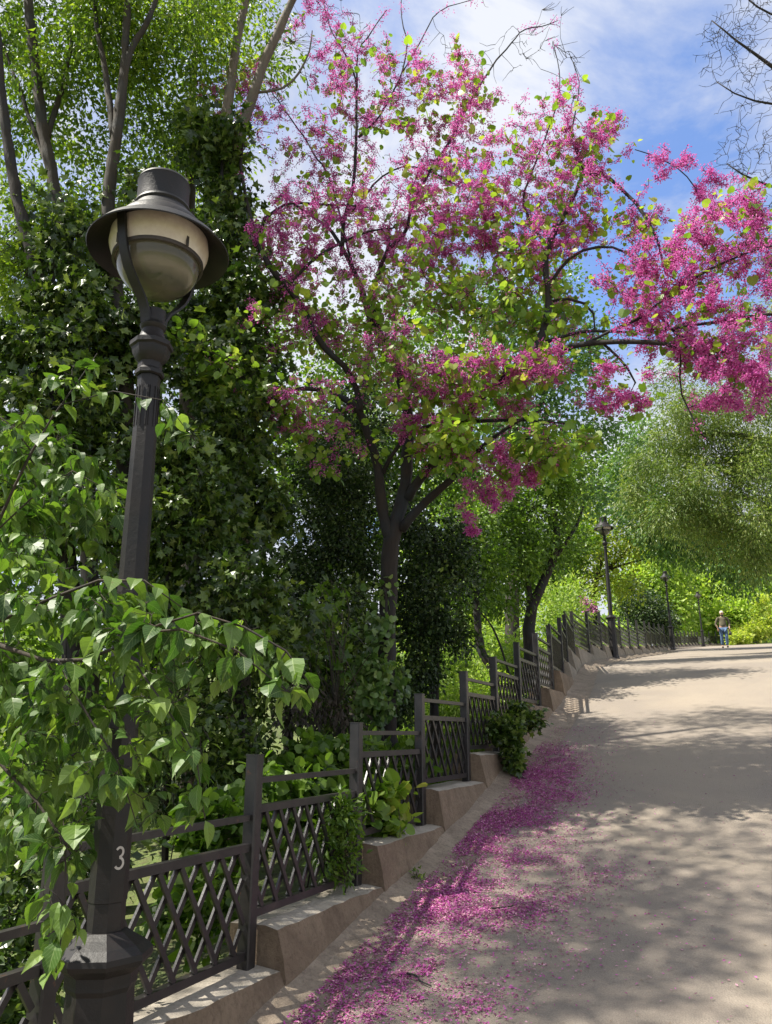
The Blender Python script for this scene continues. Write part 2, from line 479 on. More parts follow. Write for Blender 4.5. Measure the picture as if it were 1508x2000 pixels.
for i in range(1, len(POSTS)):
    p0, p1 = POSTS[i - 1], POSTS[i]
    t = np.array(p1[:2]) - np.array(p0[:2]); t /= np.linalg.norm(t)
    a = np.array(p0[:2]) + t * .062; b = np.array(p1[:2]) + t * .060
    fr = min(1, max(0, (p0[1] - 11) / 6))
    wall_block(a, b, p1[2] - .955 + EYE - .05 * fr, d1=.128 - .045 * fr)
o = wall.build('retaining_wall', [M_WALL, M_LEDGE, concrete('sunlit_grey_render', (.22, .185, .14), (.36, .305, .24), (.15, .12, .09))], base=(-.7, 4, .5))  # last one: paler copy for far blocks, sunlight put into its colour
tag(o, 'low stepped concrete retaining wall with brown render climbing beside the path', 'wall')

# ------------------------------------------------------------------ fence
def iron_material():
    m, nt, out = newmat('fence_iron')
    n = noise_(nt, 7, 6, .7, dist=.4); n2 = noise_(nt, 120, 3, .7)
    c = ramp(nt, n, [(.35, (.015, .014, .0145)), (.6, (.032, .028, .027)), (.75, (.066, .052, .043))])
    c = mixc(nt, ramp(nt, noise_(nt, 18, 5, .7), [(.64, (0, 0, 0)), (.72, (1, 1, 1))]), c, (.11, .045, .022))
    p = nt.nodes.new('ShaderNodeBsdfPrincipled'); p.inputs['Roughness'].default_value = .38; p.inputs['Specular IOR Level'].default_value = .55
    nt.links.new(c, p.inputs['Base Color']); nt.links.new(bump(nt, n2, .15, .004), p.inputs['Normal']); nt.links.new(p.outputs[0], out.inputs[0]); return m
M_IRON = iron_material()
fence = empty('iron_fence', (-.66, 4.06, -.1 + EYE - .96))
tag(fence, 'dark iron fence with square posts and crossed lattice bars stepping uphill beside the path', 'fence')
def bevel_post(mb_, c, w, h, z0, R):
    k = w * .10; hw = w / 2
    ring = [(-hw + k, -hw), (hw - k, -hw), (hw, -hw + k), (hw, hw - k), (hw - k, hw), (-hw + k, hw), (-hw, hw - k), (-hw, -hw + k)]
    V = []
    for z, s in ((z0, 1), (z0 + h - .006, 1), (z0 + h - .006, 1.07), (z0 + h, 1.07)):
        for x, y in ring:
            q_ = R @ np.array((x * s, y * s)); V.append((c[0] + q_[0], c[1] + q_[1], z))
    F = [(i * 8 + j, i * 8 + (j + 1) % 8, (i + 1) * 8 + (j + 1) % 8, (i + 1) * 8 + j) for i in range(3) for j in range(8)]
    F.append(tuple(range(24, 32)))
    mb_.add(V, F)
for i, p in enumerate(POSTS):
    a = np.array(POSTS[max(0, i - 1)][:2]); b = np.array(POSTS[min(len(POSTS) - 1, i + 1)][:2])
    t = (b - a) / np.linalg.norm(b - a); R = np.array([[t[0], t[1]], [t[1], -t[0]]])
    R = np.array([[t[0], -t[1]], [t[1], t[0]]])
    m = MB(); bevel_post(m, p[:2], .068, .99, p[2] + EYE - .99, R)
    m.build('post', M_IRON, fence)
for i in range(1, len(POSTS)):
    p0, p1 = POSTS[i - 1], POSTS[i]
    A = np.array(p0[:2]); B = np.array(p1[:2]); L = np.linalg.norm(B - A); t = (B - A) / L; n = np.array((t[1], -t[0]))
    top = p1[2] + EYE
    P3 = lambda u, z, off=0.0: (A[0] + t[0] * u + n[0] * off, A[1] + t[1] * u + n[1] * off, z)
    u0, u1 = .040, L - .040
    zt, zb = top - .43 - .018, top - .90 + .018
    lat = MB()
    nb = max(6, int(round((L - .08) / .142))); dx = (u1 - u0) / nb; run = dx * 2.0
    far_ = A[1] > 30
    def seg(ua, ub, off):
        za, zb2 = zt, zb
        # clip to the panel
        def cl(u_, z_, u2, z2):
            if u_ < u0 + .01: z_ = z_ + (z2 - z_) * (u0 + .01 - u_) / (u2 - u_); u_ = u0 + .01
            if u_ > u1 - .01: z_ = z_ + (z2 - z_) * (u1 - .01 - u_) / (u2 - u_); u_ = u1 - .01
            return u_, z_
        ua2, za2 = cl(ua, za, ub, zb2); ub2, zb3 = cl(ub, zb2, ua, za)
        if abs(za2 - zb3) < .06: return
        lat.bar(P3(ua2, za2, off), P3(ub2, zb3, off), .013, .026, up=(t[0], t[1], 0.001)) if False else lat.bar(P3(ua2, za2, off), P3(ub2, zb3, off), .012, .024, up=np.cross((n[0], n[1], 0), np.array(P3(ub2, zb3)) - np.array(P3(ua2, za2))))
    for k in range(-2, nb + 2):
        ua = u0 + (k + .5) * dx
        seg(ua, ua + run, .009)
        seg(ua + run, ua, -.009)
    lp = lat.build('lattice_panel', M_IRON, fence)
    for z, w, h in ((top - .295, .030, .028), (top - .43, .036, .036), (top - .90, .036, .036)):
        m = MB(); m.bar(P3(u0 - .001, z), P3(u1 + .001, z), w, h); m.build('rail', M_IRON, lp)

# ------------------------------------------------------------------ street lamps
def glass_mat():
    m, nt, out = newmat('frosted_globe')
    p = nt.nodes.new('ShaderNodeBsdfPrincipled'); p.inputs['Roughness'].default_value = .22
    tc = nt.nodes.new('ShaderNodeTexCoord'); sx = nt.nodes.new('ShaderNodeSeparateXYZ'); nt.links.new(tc.outputs['Object'], sx.inputs[0])
    mr = nt.nodes.new('ShaderNodeMapRange'); mr.inputs[1].default_value = 3.38; mr.inputs[2].default_value = 3.56; nt.links.new(sx.outputs[2], mr.inputs[0])
    c = ramp(nt, mr.outputs[0], [(0, (.30, .30, .20)), (.32, (.15, .16, .115)), (.5, (.40, .37, .27)), (.75, (.17, .17, .13)), (1, (.26, .25, .20))])
    nt.links.new(c, p.inputs['Base Color']); p.inputs['Transmission Weight'].default_value = .65; p.inputs['IOR'].default_value = 1.2
    p.inputs['Coat Weight'].default_value = .5
    nt.links.new(p.outputs[0], out.inputs[0]); return m
M_GLOBE = glass_mat()
M_REFL = solid('cream_reflector', (.50, .42, .35), .5, col2=(.72, .66, .58), vscale=8)
M_NUM = solid('number_paint', (.50, .47, .44), .7, col2=(.36, .33, .30), vscale=60)
def oct_(m, rows, mat=0): m.lathe(rows, 8, rot=pi / 8, mat=mat)
lamp = empty('street_lamp', (0, 0, 0))
Z0 = 1.77                     # local = height above the eye + Z0
base = MB()
oct_(base, [(.0, 0), (.15, 0), (.15, .05), (.135, .07), (.118, .12), (.103, .9), (.099, 1.03), (.106, 1.045), (.106, 1.055), (.108, 1.08), (.142, 1.105), (.148, 1.118), (.146, 1.134), (.122, 1.155), (.088, 1.175), (.066, 1.19), (.0, 1.19)])
# sunk panels on the pedestal faces
base.build('base', M_LAMP, lamp)
sh = MB()
oct_(sh, [(.057, 1.188), (.0555, 1.27), (.0585, 1.272), (.058, 1.45), (.041, 3.02), (.042, 3.055)])
for k in range(8):            # raised slots below the capital
    a = k * pi / 4
    for s_ in (-1, 1):
        cx, cy = cos(a) * .0405 - sin(a) * .010 * s_, sin(a) * .0405 + cos(a) * .010 * s_
        sh.box((cx, cy, 2.93), (.003, .0035, .16), np.array([[cos(a), -sin(a), 0], [sin(a), cos(a), 0], [0, 0, 1]]))
shaft = sh.build('shaft', M_LAMP, lamp)
cp = MB()
oct_(cp, [(.046, 3.055), (.054, 3.06), (.054, 3.075), (.045, 3.085), (.044, 3.11)])
oct_(cp, [(.044, 3.11), (.058, 3.125), (.068, 3.145), (.072, 3.168), (.080, 3.175), (.080, 3.192), (.060, 3.205)])
cp.lathe([(.062, 3.20), (.048, 3.22), (.040, 3.25), (.046, 3.256), (.050, 3.265), (.046, 3.274), (.042, 3.28), (.044, 3.29), (.042, 3.30), (.045, 3.33), (.0, 3.33)], 24)
cp.build('capital', M_LAMP, lamp, angle=35)
yk = MB()
for sgn in (-1, 1):
    dv = np.array((.42, .91)) * sgn
    prof_pts = [(.034, 3.27), (.042, 3.31), (.068, 3.355), (.108, 3.395), (.146, 3.44), (.172, 3.49), (.188, 3.545), (.198, 3.60), (.204, 3.645)]
    sidev = np.array((-dv[1], dv[0]))
    V = []; nP = len(prof_pts)
    for i, (r, z) in enumerate(prof_pts):
        w = .021 - .004 * i / nP
        for a_, b_ in ((-w, 0), (w, 0), (w, .012), (-w, .012)):
            xy = dv * (r + b_) + sidev * a_; V.append((xy[0], xy[1], z))
    F = [(i * 4 + j, i * 4 + (j + 1) % 4, (i + 1) * 4 + (j + 1) % 4, (i + 1) * 4 + j) for i in range(nP - 1) for j in range(4)] + [(3, 2, 1, 0), tuple(range(4 * nP - 4, 4 * nP))]
    yk = MB(); yk.add(V, F); yk.build('bracket_arm', M_LAMP, lamp, angle=40)
hd = MB()
hd.lathe([(.0, 3.935), (.055, 3.932), (.088, 3.925), (.100, 3.915), (.104, 3.905), (.101, 3.898), (.101, 3.805), (.108, 3.80), (.111, 3.79), (.106, 3.782), (.112, 3.77), (.124, 3.755), (.128, 3.745),
          (.150, 3.728), (.172, 3.70), (.180, 3.68), (.205, 3.662), (.240, 3.632), (.266, 3.600), (.271, 3.594), (.269, 3.589), (.238, 3.620), (.205, 3.647), (.186, 3.652)], 64)
hood = hd.build('hood', M_LAMP, lamp, angle=30)
rf = MB()
rf.lathe([(.186, 3.652), (.190, 3.61), (.186, 3.592), (.170, 3.545), (.166, 3.545), (.180, 3.60), (.178, 3.66), (.02, 3.70)], 48)
rf.build('reflector', M_REFL, lamp, angle=40)
rb = MB()
rb.lathe([(.163, 3.553), (.173, 3.553), (.173, 3.538), (.163, 3.538), (.163, 3.553)], 48)
for k in range(4):
    a = k * pi / 2 + .9
    rb.box((cos(a) * .181, sin(a) * .181, 3.575), (.006, .010, .06), np.array([[cos(a), -sin(a), 0], [sin(a), cos(a), 0], [0, 0, 1]]))
rb.build('clamp_ring', M_POST, lamp)
gb = MB()
pr = [(.0, 3.402)] + [(.158 * sin(t), 3.545 - .143 * cos(t)) for t in np.linspace(.12, pi / 2, 16)]
gb.lathe(pr, 48)
gb.build('globe', M_GLOBE, lamp, smooth=True)

def numeral_three(parent):
    """digit painted on the facet that looks down the path"""
    m = MB(); pts = []
    def arc(cx, cz, rx, rz, a0, a1, n):
        return [(cx + rx * cos(a), cz + rz * sin(a)) for a in np.linspace(radians(a0), radians(a1), n)]
    path_ = arc(0, .0155, .0115, .0135, 150, -80, 12) + arc(0, -.0165, .0135, .0155, 80, -150, 13)
    w = .0036
    P = np.array(path_); T = np.gradient(P, axis=0); T /= np.linalg.norm(T, axis=1)[:, None]; Nn = np.stack([-T[:, 1], T[:, 0]], 1)
    return P, Nn, w
lamps = [lamp]
tag(lamp, 'tall black street lamp nearest the camera with number 3 painted on its post', 'street lamp', 'street lamps along the path')
lamp_labels = ['black street lamp on the path edge at the sawtooth fence, second from the camera', 'small distant street lamp left of the walking person, where the concrete kerb ends', 'farthest and smallest street lamp, just left of the walking person']
lamp_xy = [(6.04, 20.6), (14.04, 38.0), (22.45, 54.8)]
for (x, y), lb in zip(lamp_xy, lamp_labels):
    c = copy_tree(lamp); c['label'] = lb; c.location = (x, y, float(prof(x, y)))
    lamps.append(c)
lamp.location = (-.849, 2.63, EYE - Z0)
lamp.rotation_euler = (0, radians(-.75), 0)
# the painted 3, only on the nearest lamp
P, Nn, w = numeral_three(None)
# facet normals of the octagon are at k*45 deg; the facet facing right-front is at -45 deg
fa = radians(-45); fn = np.array((cos(fa), sin(fa))); ft = np.array((-sin(fa), cos(fa)))
zc = 1.40; ap = .0584 * cos(pi / 8) + .0012
V = []; 
SCL = 1.0
for (px_, pz_), (nx_, nz_) in zip(P * SCL, Nn):
    for s_ in (-1, 1):
        u = px_ + nx_ * w * s_; z = pz_ + nz_ * w * s_
        xy = fn * ap + ft * u; V.append((xy[0], xy[1], zc + z))
F = [(2 * i, 2 * i + 1, 2 * i + 3, 2 * i + 2) for i in range(len(P) - 1)]
m = MB(); m.add(V, F); num = m.build('number', M_NUM); num.parent = shaft

# ================================================================== VEGETATION TOOLS
def smooth_path(P, R, step=.12, jit=.0):
    P = np.asarray(P, float); R = np.asarray(R, float)
    seg = np.linalg.norm(P[1:] - P[:-1], axis=1); u = np.concatenate([[0], np.cumsum(seg)])
    n = max(4, int(u[-1] / step)); uu = np.linspace(0, u[-1], n)
    # Catmull-Rom
    Pp = np.vstack([2 * P[0] - P[1], P, 2 * P[-1] - P[-2]])
    out = []
    for s in uu:
        i = min(len(seg) - 1, int(np.searchsorted(u, s, side='right') - 1)); t = (s - u[i]) / max(seg[i], 1e-6)
        a, b, c, d = Pp[i], Pp[i + 1], Pp[i + 2], Pp[i + 3]
        out.append(.5 * ((2 * b) + (-a + c) * t + (2 * a - 5 * b + 4 * c - d) * t * t + (-a + 3 * b - 3 * c + d) * t ** 3))
    out = np.array(out); rr = np.interp(uu, u, R)
    if jit:
        k = np.cumsum(rng.normal(size=out.shape) * jit, axis=0); k -= np.linspace(0, 1, len(k))[:, None] * k[-1]; out = out + k
    rr = rr * (1 + .06 * rng.normal(size=len(rr)))
    return out, rr

def px_limb(L):
    """[(x, y, Y, r), ...] in photo pixels and metres of depth"""
    return [at(a[0], a[1], a[2]) for a in L], [a[3] for a in L]

def blob_targets(blobs, clump=5):
    T = []; W = []
    for bl in blobs:
        if bl[0] == 'w':
            c = np.array(bl[1:4], float); rx, rY, ry, n = bl[4:8]; m_ = 1.0; bl = bl[1:]
        else:
            cx, cy, Y, rx, ry, rY, n = bl[:7]
            m_ = mpp(cy, Y); c = at(cx, cy, Y)
        k = max(3, n // clump)
        d = rng.normal(size=(k, 3)); d /= np.linalg.norm(d, axis=1)[:, None]; d *= (rng.random(k) ** (1 / 2.4))[:, None]
        rad = np.array((rx * m_, rY, ry * m_))
        cen = d * rad
        pick = rng.integers(0, k, n)
        t = cen[pick] + rng.normal(size=(n, 3)) * rad * .13
        # blob axes are aligned with the view ray's ground direction
        az = math.atan2(c[0], c[1]); ca, sa = cos(az), sin(az)
        x = t[:, 0] * ca + t[:, 1] * sa; y = -t[:, 0] * sa + t[:, 1] * ca
        T.append(np.stack([x, y, t[:, 2]], 1) + c); W.append(np.full(n, bl[7] if len(bl) > 7 else 1.0))
    T = np.concatenate(T); W = np.concatenate(W)
    g = ground_z(T[:, 0], T[:, 1]) + .05
    T[:, 2] = np.maximum(T[:, 2], g)
    return T, W

def grow(nodes, radii, T, K=5, wob=.10, rmax=.012, rk=.006, rmin=.0016, rise=.0):
    nodes = list(nodes); nodes = np.array(nodes); radii = np.array(radii)
    n = len(T); P = np.zeros((n, K, 3)); R = np.zeros((n, K))
    d0 = np.full(n, 1e9)
    for i in range(0, n, 400):
        dd = np.linalg.norm(T[i:i + 400, None, :] - nodes[None], axis=2); d0[i:i + 400] = dd.min(1)
    order = np.argsort(d0)
    bs = max(25, n // 40)
    for i in range(0, n, bs):
        ix = order[i:i + bs]
        dd = np.linalg.norm(T[ix][:, None, :] - nodes[None], axis=2)
        j = dd.argmin(1); A = nodes[j]; ra = radii[j]; B = T[ix]; L = dd[np.arange(len(ix)), j]
        bend = rng.normal(size=(len(ix), 3)) * 1.3
        for k in range(K):
            t = k / (K - 1)
            off = (bend + .35 * rng.normal(size=(len(ix), 3))) * (wob * L * sin(pi * t))[:, None]
            off[:, 2] += rise * L * sin(pi * t)
            P[ix, k] = A * (1 - t) + B * t + off
        r0 = np.minimum(np.minimum(ra * .8, rmax), .0018 + rk * L); 
        r0 = np.maximum(r0, rmin * 1.7)
        for k in range(K): R[ix, k] = np.maximum(rmin, r0 * (1 - .60 * k / (K - 1)))
        nodes = np.concatenate([nodes] + [P[ix, k] for k in range(1, K)]); radii = np.concatenate([radii] + [R[ix, k] for k in range(1, K)])
    return P, R

def along(P, n_per, t0=.3, t1=1.0):
    """points and directions on the twigs"""
    Nn, K = P.shape[:2]
    ii = np.repeat(np.arange(Nn), n_per) if np.isscalar(n_per) else np.repeat(np.arange(Nn), n_per)
    t = (t0 + (t1 - t0) * rng.random(len(ii))) * (K - 1); k = np.minimum(t.astype(int), K - 2); f = (t - k)[:, None]
    a = P[ii, k]; b = P[ii, k + 1]
    return a * (1 - f) + b * f, norm(b - a), ii

def leaves_on(mb_, P, n_per, tpl, size, spread=.06, droop=.25, up=.8, t0=.3, var=.3, mat=0):
    p, d, ii = along(P, n_per, t0)
    n = len(p)
    off = rnd(n) * spread
    tip = norm(d) * .35 + norm(off) * .7 + rnd(n) * .25 + np.array((0, 0, -droop))
    nr = rnd(n) * .55 + np.array((0, 0, up))
    s = size * np.clip(1 + var * rng.normal(size=n), .45, 1.8)
    place(mb_, tpl, p + off, tip, nr, s, mat)

def make_tree(name, label, cat, limbs, blobs, bark, lmat, tpl='fold', size=.06, per=14, spread=.10, droop=.25, up=.8,
              rmax=.02, rk=.010, clump=5, group=None, wob=.10, sides=3, crown='crown', ground=True, t0=.3, jit=.004, trunk='trunk', rise=0, lsides=9, bare=False):
    L0, R0 = px_limb(limbs[0])
    if ground and limbs:
        g = float(ground_z(L0[0][0], L0[0][1])[0]) - .15
        if L0[0][2] > g + .1:
            L0 = [np.array((L0[0][0] , L0[0][1], g))] + L0; R0 = [R0[0] * 1.25] + R0
    root = empty(name, (L0[0][0], L0[0][1], float(ground_z(L0[0][0], L0[0][1])[0])))
    tag(root, label, cat, group)
    tm = MB(); nodes = []; rad = []
    for k, L in enumerate(limbs):
        P, R = (L0, R0) if k == 0 else px_limb(L)
        P, R = smooth_path(P, R, .12 if L[0][2] < 12 else .35, jit)
        tm.tube(P, R * (.82 if name in ('ash_tree', 'maple_tree', 'locust_tree') else 1), lsides if R[0] > .02 else 6)
        nodes.append(P[1:]); rad.append(R[1:])
    tm.build(trunk, bark, root, smooth=True)
    nodes = np.concatenate(nodes); rad = np.concatenate(rad)
    if blobs:
        T, W = blob_targets(blobs, clump)
        P, R = grow(nodes, rad, T, wob=wob, rmax=rmax, rk=rk, rise=rise, rmin=(.00030 if bare else .00016) * float(np.median(T[:, 1])))
        bm = MB(); batch_tubes(bm, P, R, sides); bm.build('branches', bark, root)
        if not bare:
            cm = MB()
            n_per = np.maximum(1, (per * W).astype(int))
            leaves_on(cm, P, n_per, tpl, size, spread, droop, up, t0)
            cm.build(crown, lmat, root)
        return root, nodes, rad, P, R, W
    return root, nodes, rad, None, None, None

# ================================================================== PLANTS
L_IVY = leaf_mat('ivy_leaf', [(.016, .034, .008), (.040, .078, .013), (.09, .15, .026), (.21, .27, .065)], .32, .34, .55)
L_ELM = leaf_mat('large_green_leaf', [(.040, .10, .012), (.07, .155, .018), (.11, .205, .028), (.165, .255, .05)], .36, .36, .7, clump=3)
L_CANOPY = leaf_mat('bright_canopy_leaf', [(.07, .14, .012), (.13, .21, .02), (.20, .29, .035), (.30, .38, .06)], .48, .42)
L_RED = leaf_mat('redbud_leaf', [(.13, .24, .03), (.20, .32, .045), (.28, .40, .07), (.36, .38, .10)], .5, .4)
L_BOX = leaf_mat('small_dark_leaf', [(.010, .024, .007), (.024, .052, .013), (.055, .10, .028), (.13, .18, .06)], .25, .42, .4)
L_MID = leaf_mat('mid_green_leaf', [(.045, .10, .012), (.09, .17, .02), (.15, .25, .035), (.22, .32, .06)], .45, .42)
L_YEL = leaf_mat('yellow_green_leaf', [(.24, .33, .05), (.34, .42, .07), (.44, .50, .10), (.46, .46, .13)], .55, .5)
L_FAR = leaf_mat('light_green_leaf', [(.21, .34, .05), (.29, .42, .07), (.37, .48, .10), (.46, .54, .14)], .45, .5, clump=.6)
L_OLIVE = leaf_mat('olive_leaf', [(.08, .135, .028), (.14, .21, .045), (.21, .29, .07), (.29, .31, .11)], .4, .42, clump=.5)
L_BLUE = leaf_mat('cool_green_leaf', [(.07, .15, .04), (.10, .20, .055), (.14, .25, .08), (.20, .30, .12)], .4, .4, clump=.7)
L_GRASS = leaf_mat('grass_blade', [(.08, .15, .02), (.13, .22, .03), (.18, .27, .045), (.24, .28, .08)], .4, .5, clump=.8)
L_HEDERA = leaf_mat('pale_ivy_leaf', [(.06, .12, .03), (.10, .18, .05), (.16, .25, .08), (.24, .32, .12)], .35, .35, .6)
L_PINK = flower_mat('redbud_blossom', [(.46, .045, .25), (.62, .10, .39), (.74, .18, .51), (.66, .14, .54), (.84, .36, .62)], .56)
L_PETAL = flower_mat('fallen_petal', [(.20, .035, .10), (.46, .06, .32), (.62, .13, .47), (.36, .05, .25), (.72, .42, .52), (.34, .12, .14)], .15)

# ---------------------------------------------------------------- the redbud
A = 7.0
red_limbs = [
 [(762, 1400, A, .088), (762, 1250, A, .082), (763, 1150, A, .080), (768, 1050, A, .086), (782, 1000, A, .066), (793, 945, A, .060), (796, 880, A, .056), (797, 810, A, .052), (785, 745, A, .048), (760, 690, A + .1, .045), (733, 640, A + .1, .042), (714, 595, A + .15, .037), (698, 548, A + .2, .030), (675, 496, A + .2, .025), (643, 448, A + .2, .02), (611, 424, A + .2, .016), (567, 393, A + .2, .012)],
 [(765, 1060, A, .06), (752, 1005, A - .05, .054), (746, 945, A - .1, .05), (738, 900, A - .1, .046), (722, 852, A - .15, .042), (702, 805, A - .2, .036), (675, 783, A - .3, .027), (631, 765, A - .45, .023), (579, 761, A - .6, .02), (539, 773, A - .7, .016), (510, 790, A - .8, .011)],
 [(702, 805, A - .2, .034), (692, 760, A - .2, .03), (668, 715, A - .3, .03), (640, 690, A - .4, .030), (609, 650, A - .5, .032), (585, 597, A - .5, .032), (558, 560, A - .5, .030), (537, 537, A - .5, .03), (515, 505, A - .5, .028), (500, 465, A - .5, .026), (488, 420, A - .4, .022), (478, 380, A - .4, .02), (470, 320, A - .3, .017), (478, 262, A - .3, .014)],
 [(505, 475, A - .5, .019), (512, 430, A - .5, .018), (540, 408, A - .5, .016), (567, 398, A - .5, .014), (650, 400, A - .4, .011), (720, 405, A - .3, .008)],
 [(740, 648, A + .1, .03), (728, 590, A, .028), (738, 532, A, .024), (756, 490, A, .02), (760, 450, A, .014)],
 [(756, 490, A, .02), (790, 455, A, .019), (806, 398, A, .018), (842, 326, A, .017), (874, 279, A, .015), (906, 211, A, .013), (938, 159, A, .011), (978, 100, A + .1, .009), (1017, 60, A + .2, .007), (1061, 52, A + .3, .006), (1090, 40, A + .4, .004)],
 [(668, 500, A + .2, .022), (672, 430, A + .1, .021), (683, 389, A, .020), (694, 330, A, .018), (699, 269, A, .017), (698, 222, A, .015), (696, 165, A, .012), (671, 103, A, .009), (647, 60, A, .007), (631, 0, A, .005)],
 [(698, 170, A, .011), (700, 99, A, .009), (723, 68, A, .008), (755, 20, A, .006)],
 [(700, 269, A, .014), (735, 235, A, .012), (757, 205, A, .012), (787, 139, A, .010), (797, 80, A, .008), (787, 40, A, .006), (783, -20, A, .004)],
 [(787, 139, A, .008), (830, 68, A, .008), (854, 28, A, .006), (898, 8, A, .005), (942, -5, A, .004)],
 [(783, 1035, A, .045), (805, 1008, A - .05, .042), (827, 985, A - .1, .04), (873, 948, A - .2, .034), (915, 903, A - .35, .028), (955, 862, A - .5, .022), (1000, 830, A - .7, .016), (1060, 800, A - .9, .010)],
 [(793, 975, A, .05), (824, 930, A - .1, .045), (859, 893, A - .2, .043), (885, 860, A - .25, .040), (920, 805, A - .4, .038), (960, 762, A - .5, .036), (999, 733, A - .6, .037), (1048, 688, A - .7, .036), (1073, 639, A - .7, .033), (1080, 585, A - .7, .031), (1074, 540, A - .7, .029), (1076, 486, A - .7, .027), (1098, 441, A - .7, .025), (1125, 387, A - .7, .021), (1141, 337, A - .7, .019), (1129, 297, A - .7, .016), (1114, 272, A - .7, .013)],
 [(1141, 340, A - .7, .017), (1188, 344, A - .8, .016), (1233, 382, A - .9, .015), (1264, 423, A - .95, .014), (1287, 477, A - 1, .012), (1300, 531, A - 1, .010), (1327, 551, A - 1, .006)],
 [(1080, 545, A - .7, .018), (1102, 513, A - .7, .016), (1143, 486, A - .8, .015), (1188, 481, A - .8, .013), (1228, 497, A - .9, .009), (1262, 530, A - .9, .006)],
 [(1081, 588, A - .7, .014), (1116, 583, A - .7, .013), (1152, 598, A - .7, .012), (1165, 630, A - .7, .009), (1150, 680, A - .8, .006)],
 [(1040, 697, A - .65, .03), (1093, 684, A - .8, .029), (1134, 675, A - .9, .026), (1215, 670, A - 1.1, .022), (1282, 673, A - 1.2, .019), (1350, 686, A - 1.3, .016), (1430, 715, A - 1.4, .012), (1508, 750, A - 1.5, .008), (1570, 790, A - 1.6, .005)],
 [(1068, 668, A - .7, .018), (1116, 652, A - .8, .016), (1170, 648, A - .9, .014), (1240, 650, A - 1, .010), (1300, 640, A - 1.1, .007)],
 [(1134, 675, A - .9, .015), (1200, 640, A - 1, .014), (1269, 607, A - 1.1, .014), (1305, 630, A - 1.1, .012), (1332, 657, A - 1.2, .010), (1420, 690, A - 1.3, .006)],
 [(1269, 607, A - 1.1, .012), (1330, 560, A - 1.2, .012), (1400, 520, A - 1.3, .011), (1470, 490, A - 1.4, .009), (1560, 470, A - 1.5, .006)],
 [(1300, 535, A - 1, .008), (1327, 472, A - 1, .009), (1365, 450, A - 1, .008), (1377, 400, A - 1, .007), (1340, 340, A - 1, .006), (1290, 310, A - 1, .005), (1240, 292, A - 1, .004)],
 [(1290, 645, A - 1.1, .012), (1404, 628, A - 1.3, .013), (1453, 619, A - 1.4, .013), (1508, 614, A - 1.5, .013), (1600, 600, A - 1.6, .012)],
 [(798, 850, A, .024), (838, 832, A - .1, .022), (929, 824, A - .4, .018), (1020, 822, A - .6, .013), (1110, 828, A - .8, .007)],
 [(748, 925, A - .1, .024), (768, 885, A - .15, .02), (788, 858, A - .2, .016), (800, 838, A - .25, .010)],
 [(560, 562, A - .5, .018), (590, 530, A - .5, .017), (627, 496, A - .5, .015), (675, 468, A - .4, .013), (718, 452, A - .4, .011), (770, 445, A - .4, .008)],
 [(640, 440, A + .2, .012), (691, 405, A + .1, .012), (730, 357, A, .011), (766, 329, A, .010), (802, 323, A, .009), (842, 333, A, .008), (898, 365, A, .005)],
 [(698, 548, A + .2, .014), (640, 345, A + .4, .012), (619, 317, A + .4, .011), (595, 269, A + .5, .010), (567, 233, A + .5, .008), (527, 174, A + .6, .005)],
 [(1075, 486, A - .7, .016), (1040, 440, A - .6, .014), (1020, 380, A - .5, .012), (1050, 300, A - .5, .009), (1075, 230, A - .5, .007), (1090, 150, A - .5, .005), (1080, 80, A - .5, .004)],
 [(1114, 272, A - .7, .009), (1125, 220, A - .7, .007), (1130, 150, A - .7, .005), (1110, 100, A - .7, .003)],
 [(1325, 672, A - 1.2, .008), (1330, 760, A - 1.2, .007), (1345, 800, A - 1.2, .006), (1370, 850, A - 1.2, .004), (1410, 890, A - 1.2, .0025)],
 [(1180, 672, A - 1, .012), (1225, 720, A - 1, .010), (1240, 760, A - 1, .008), (1200, 790, A - 1, .005)],
]
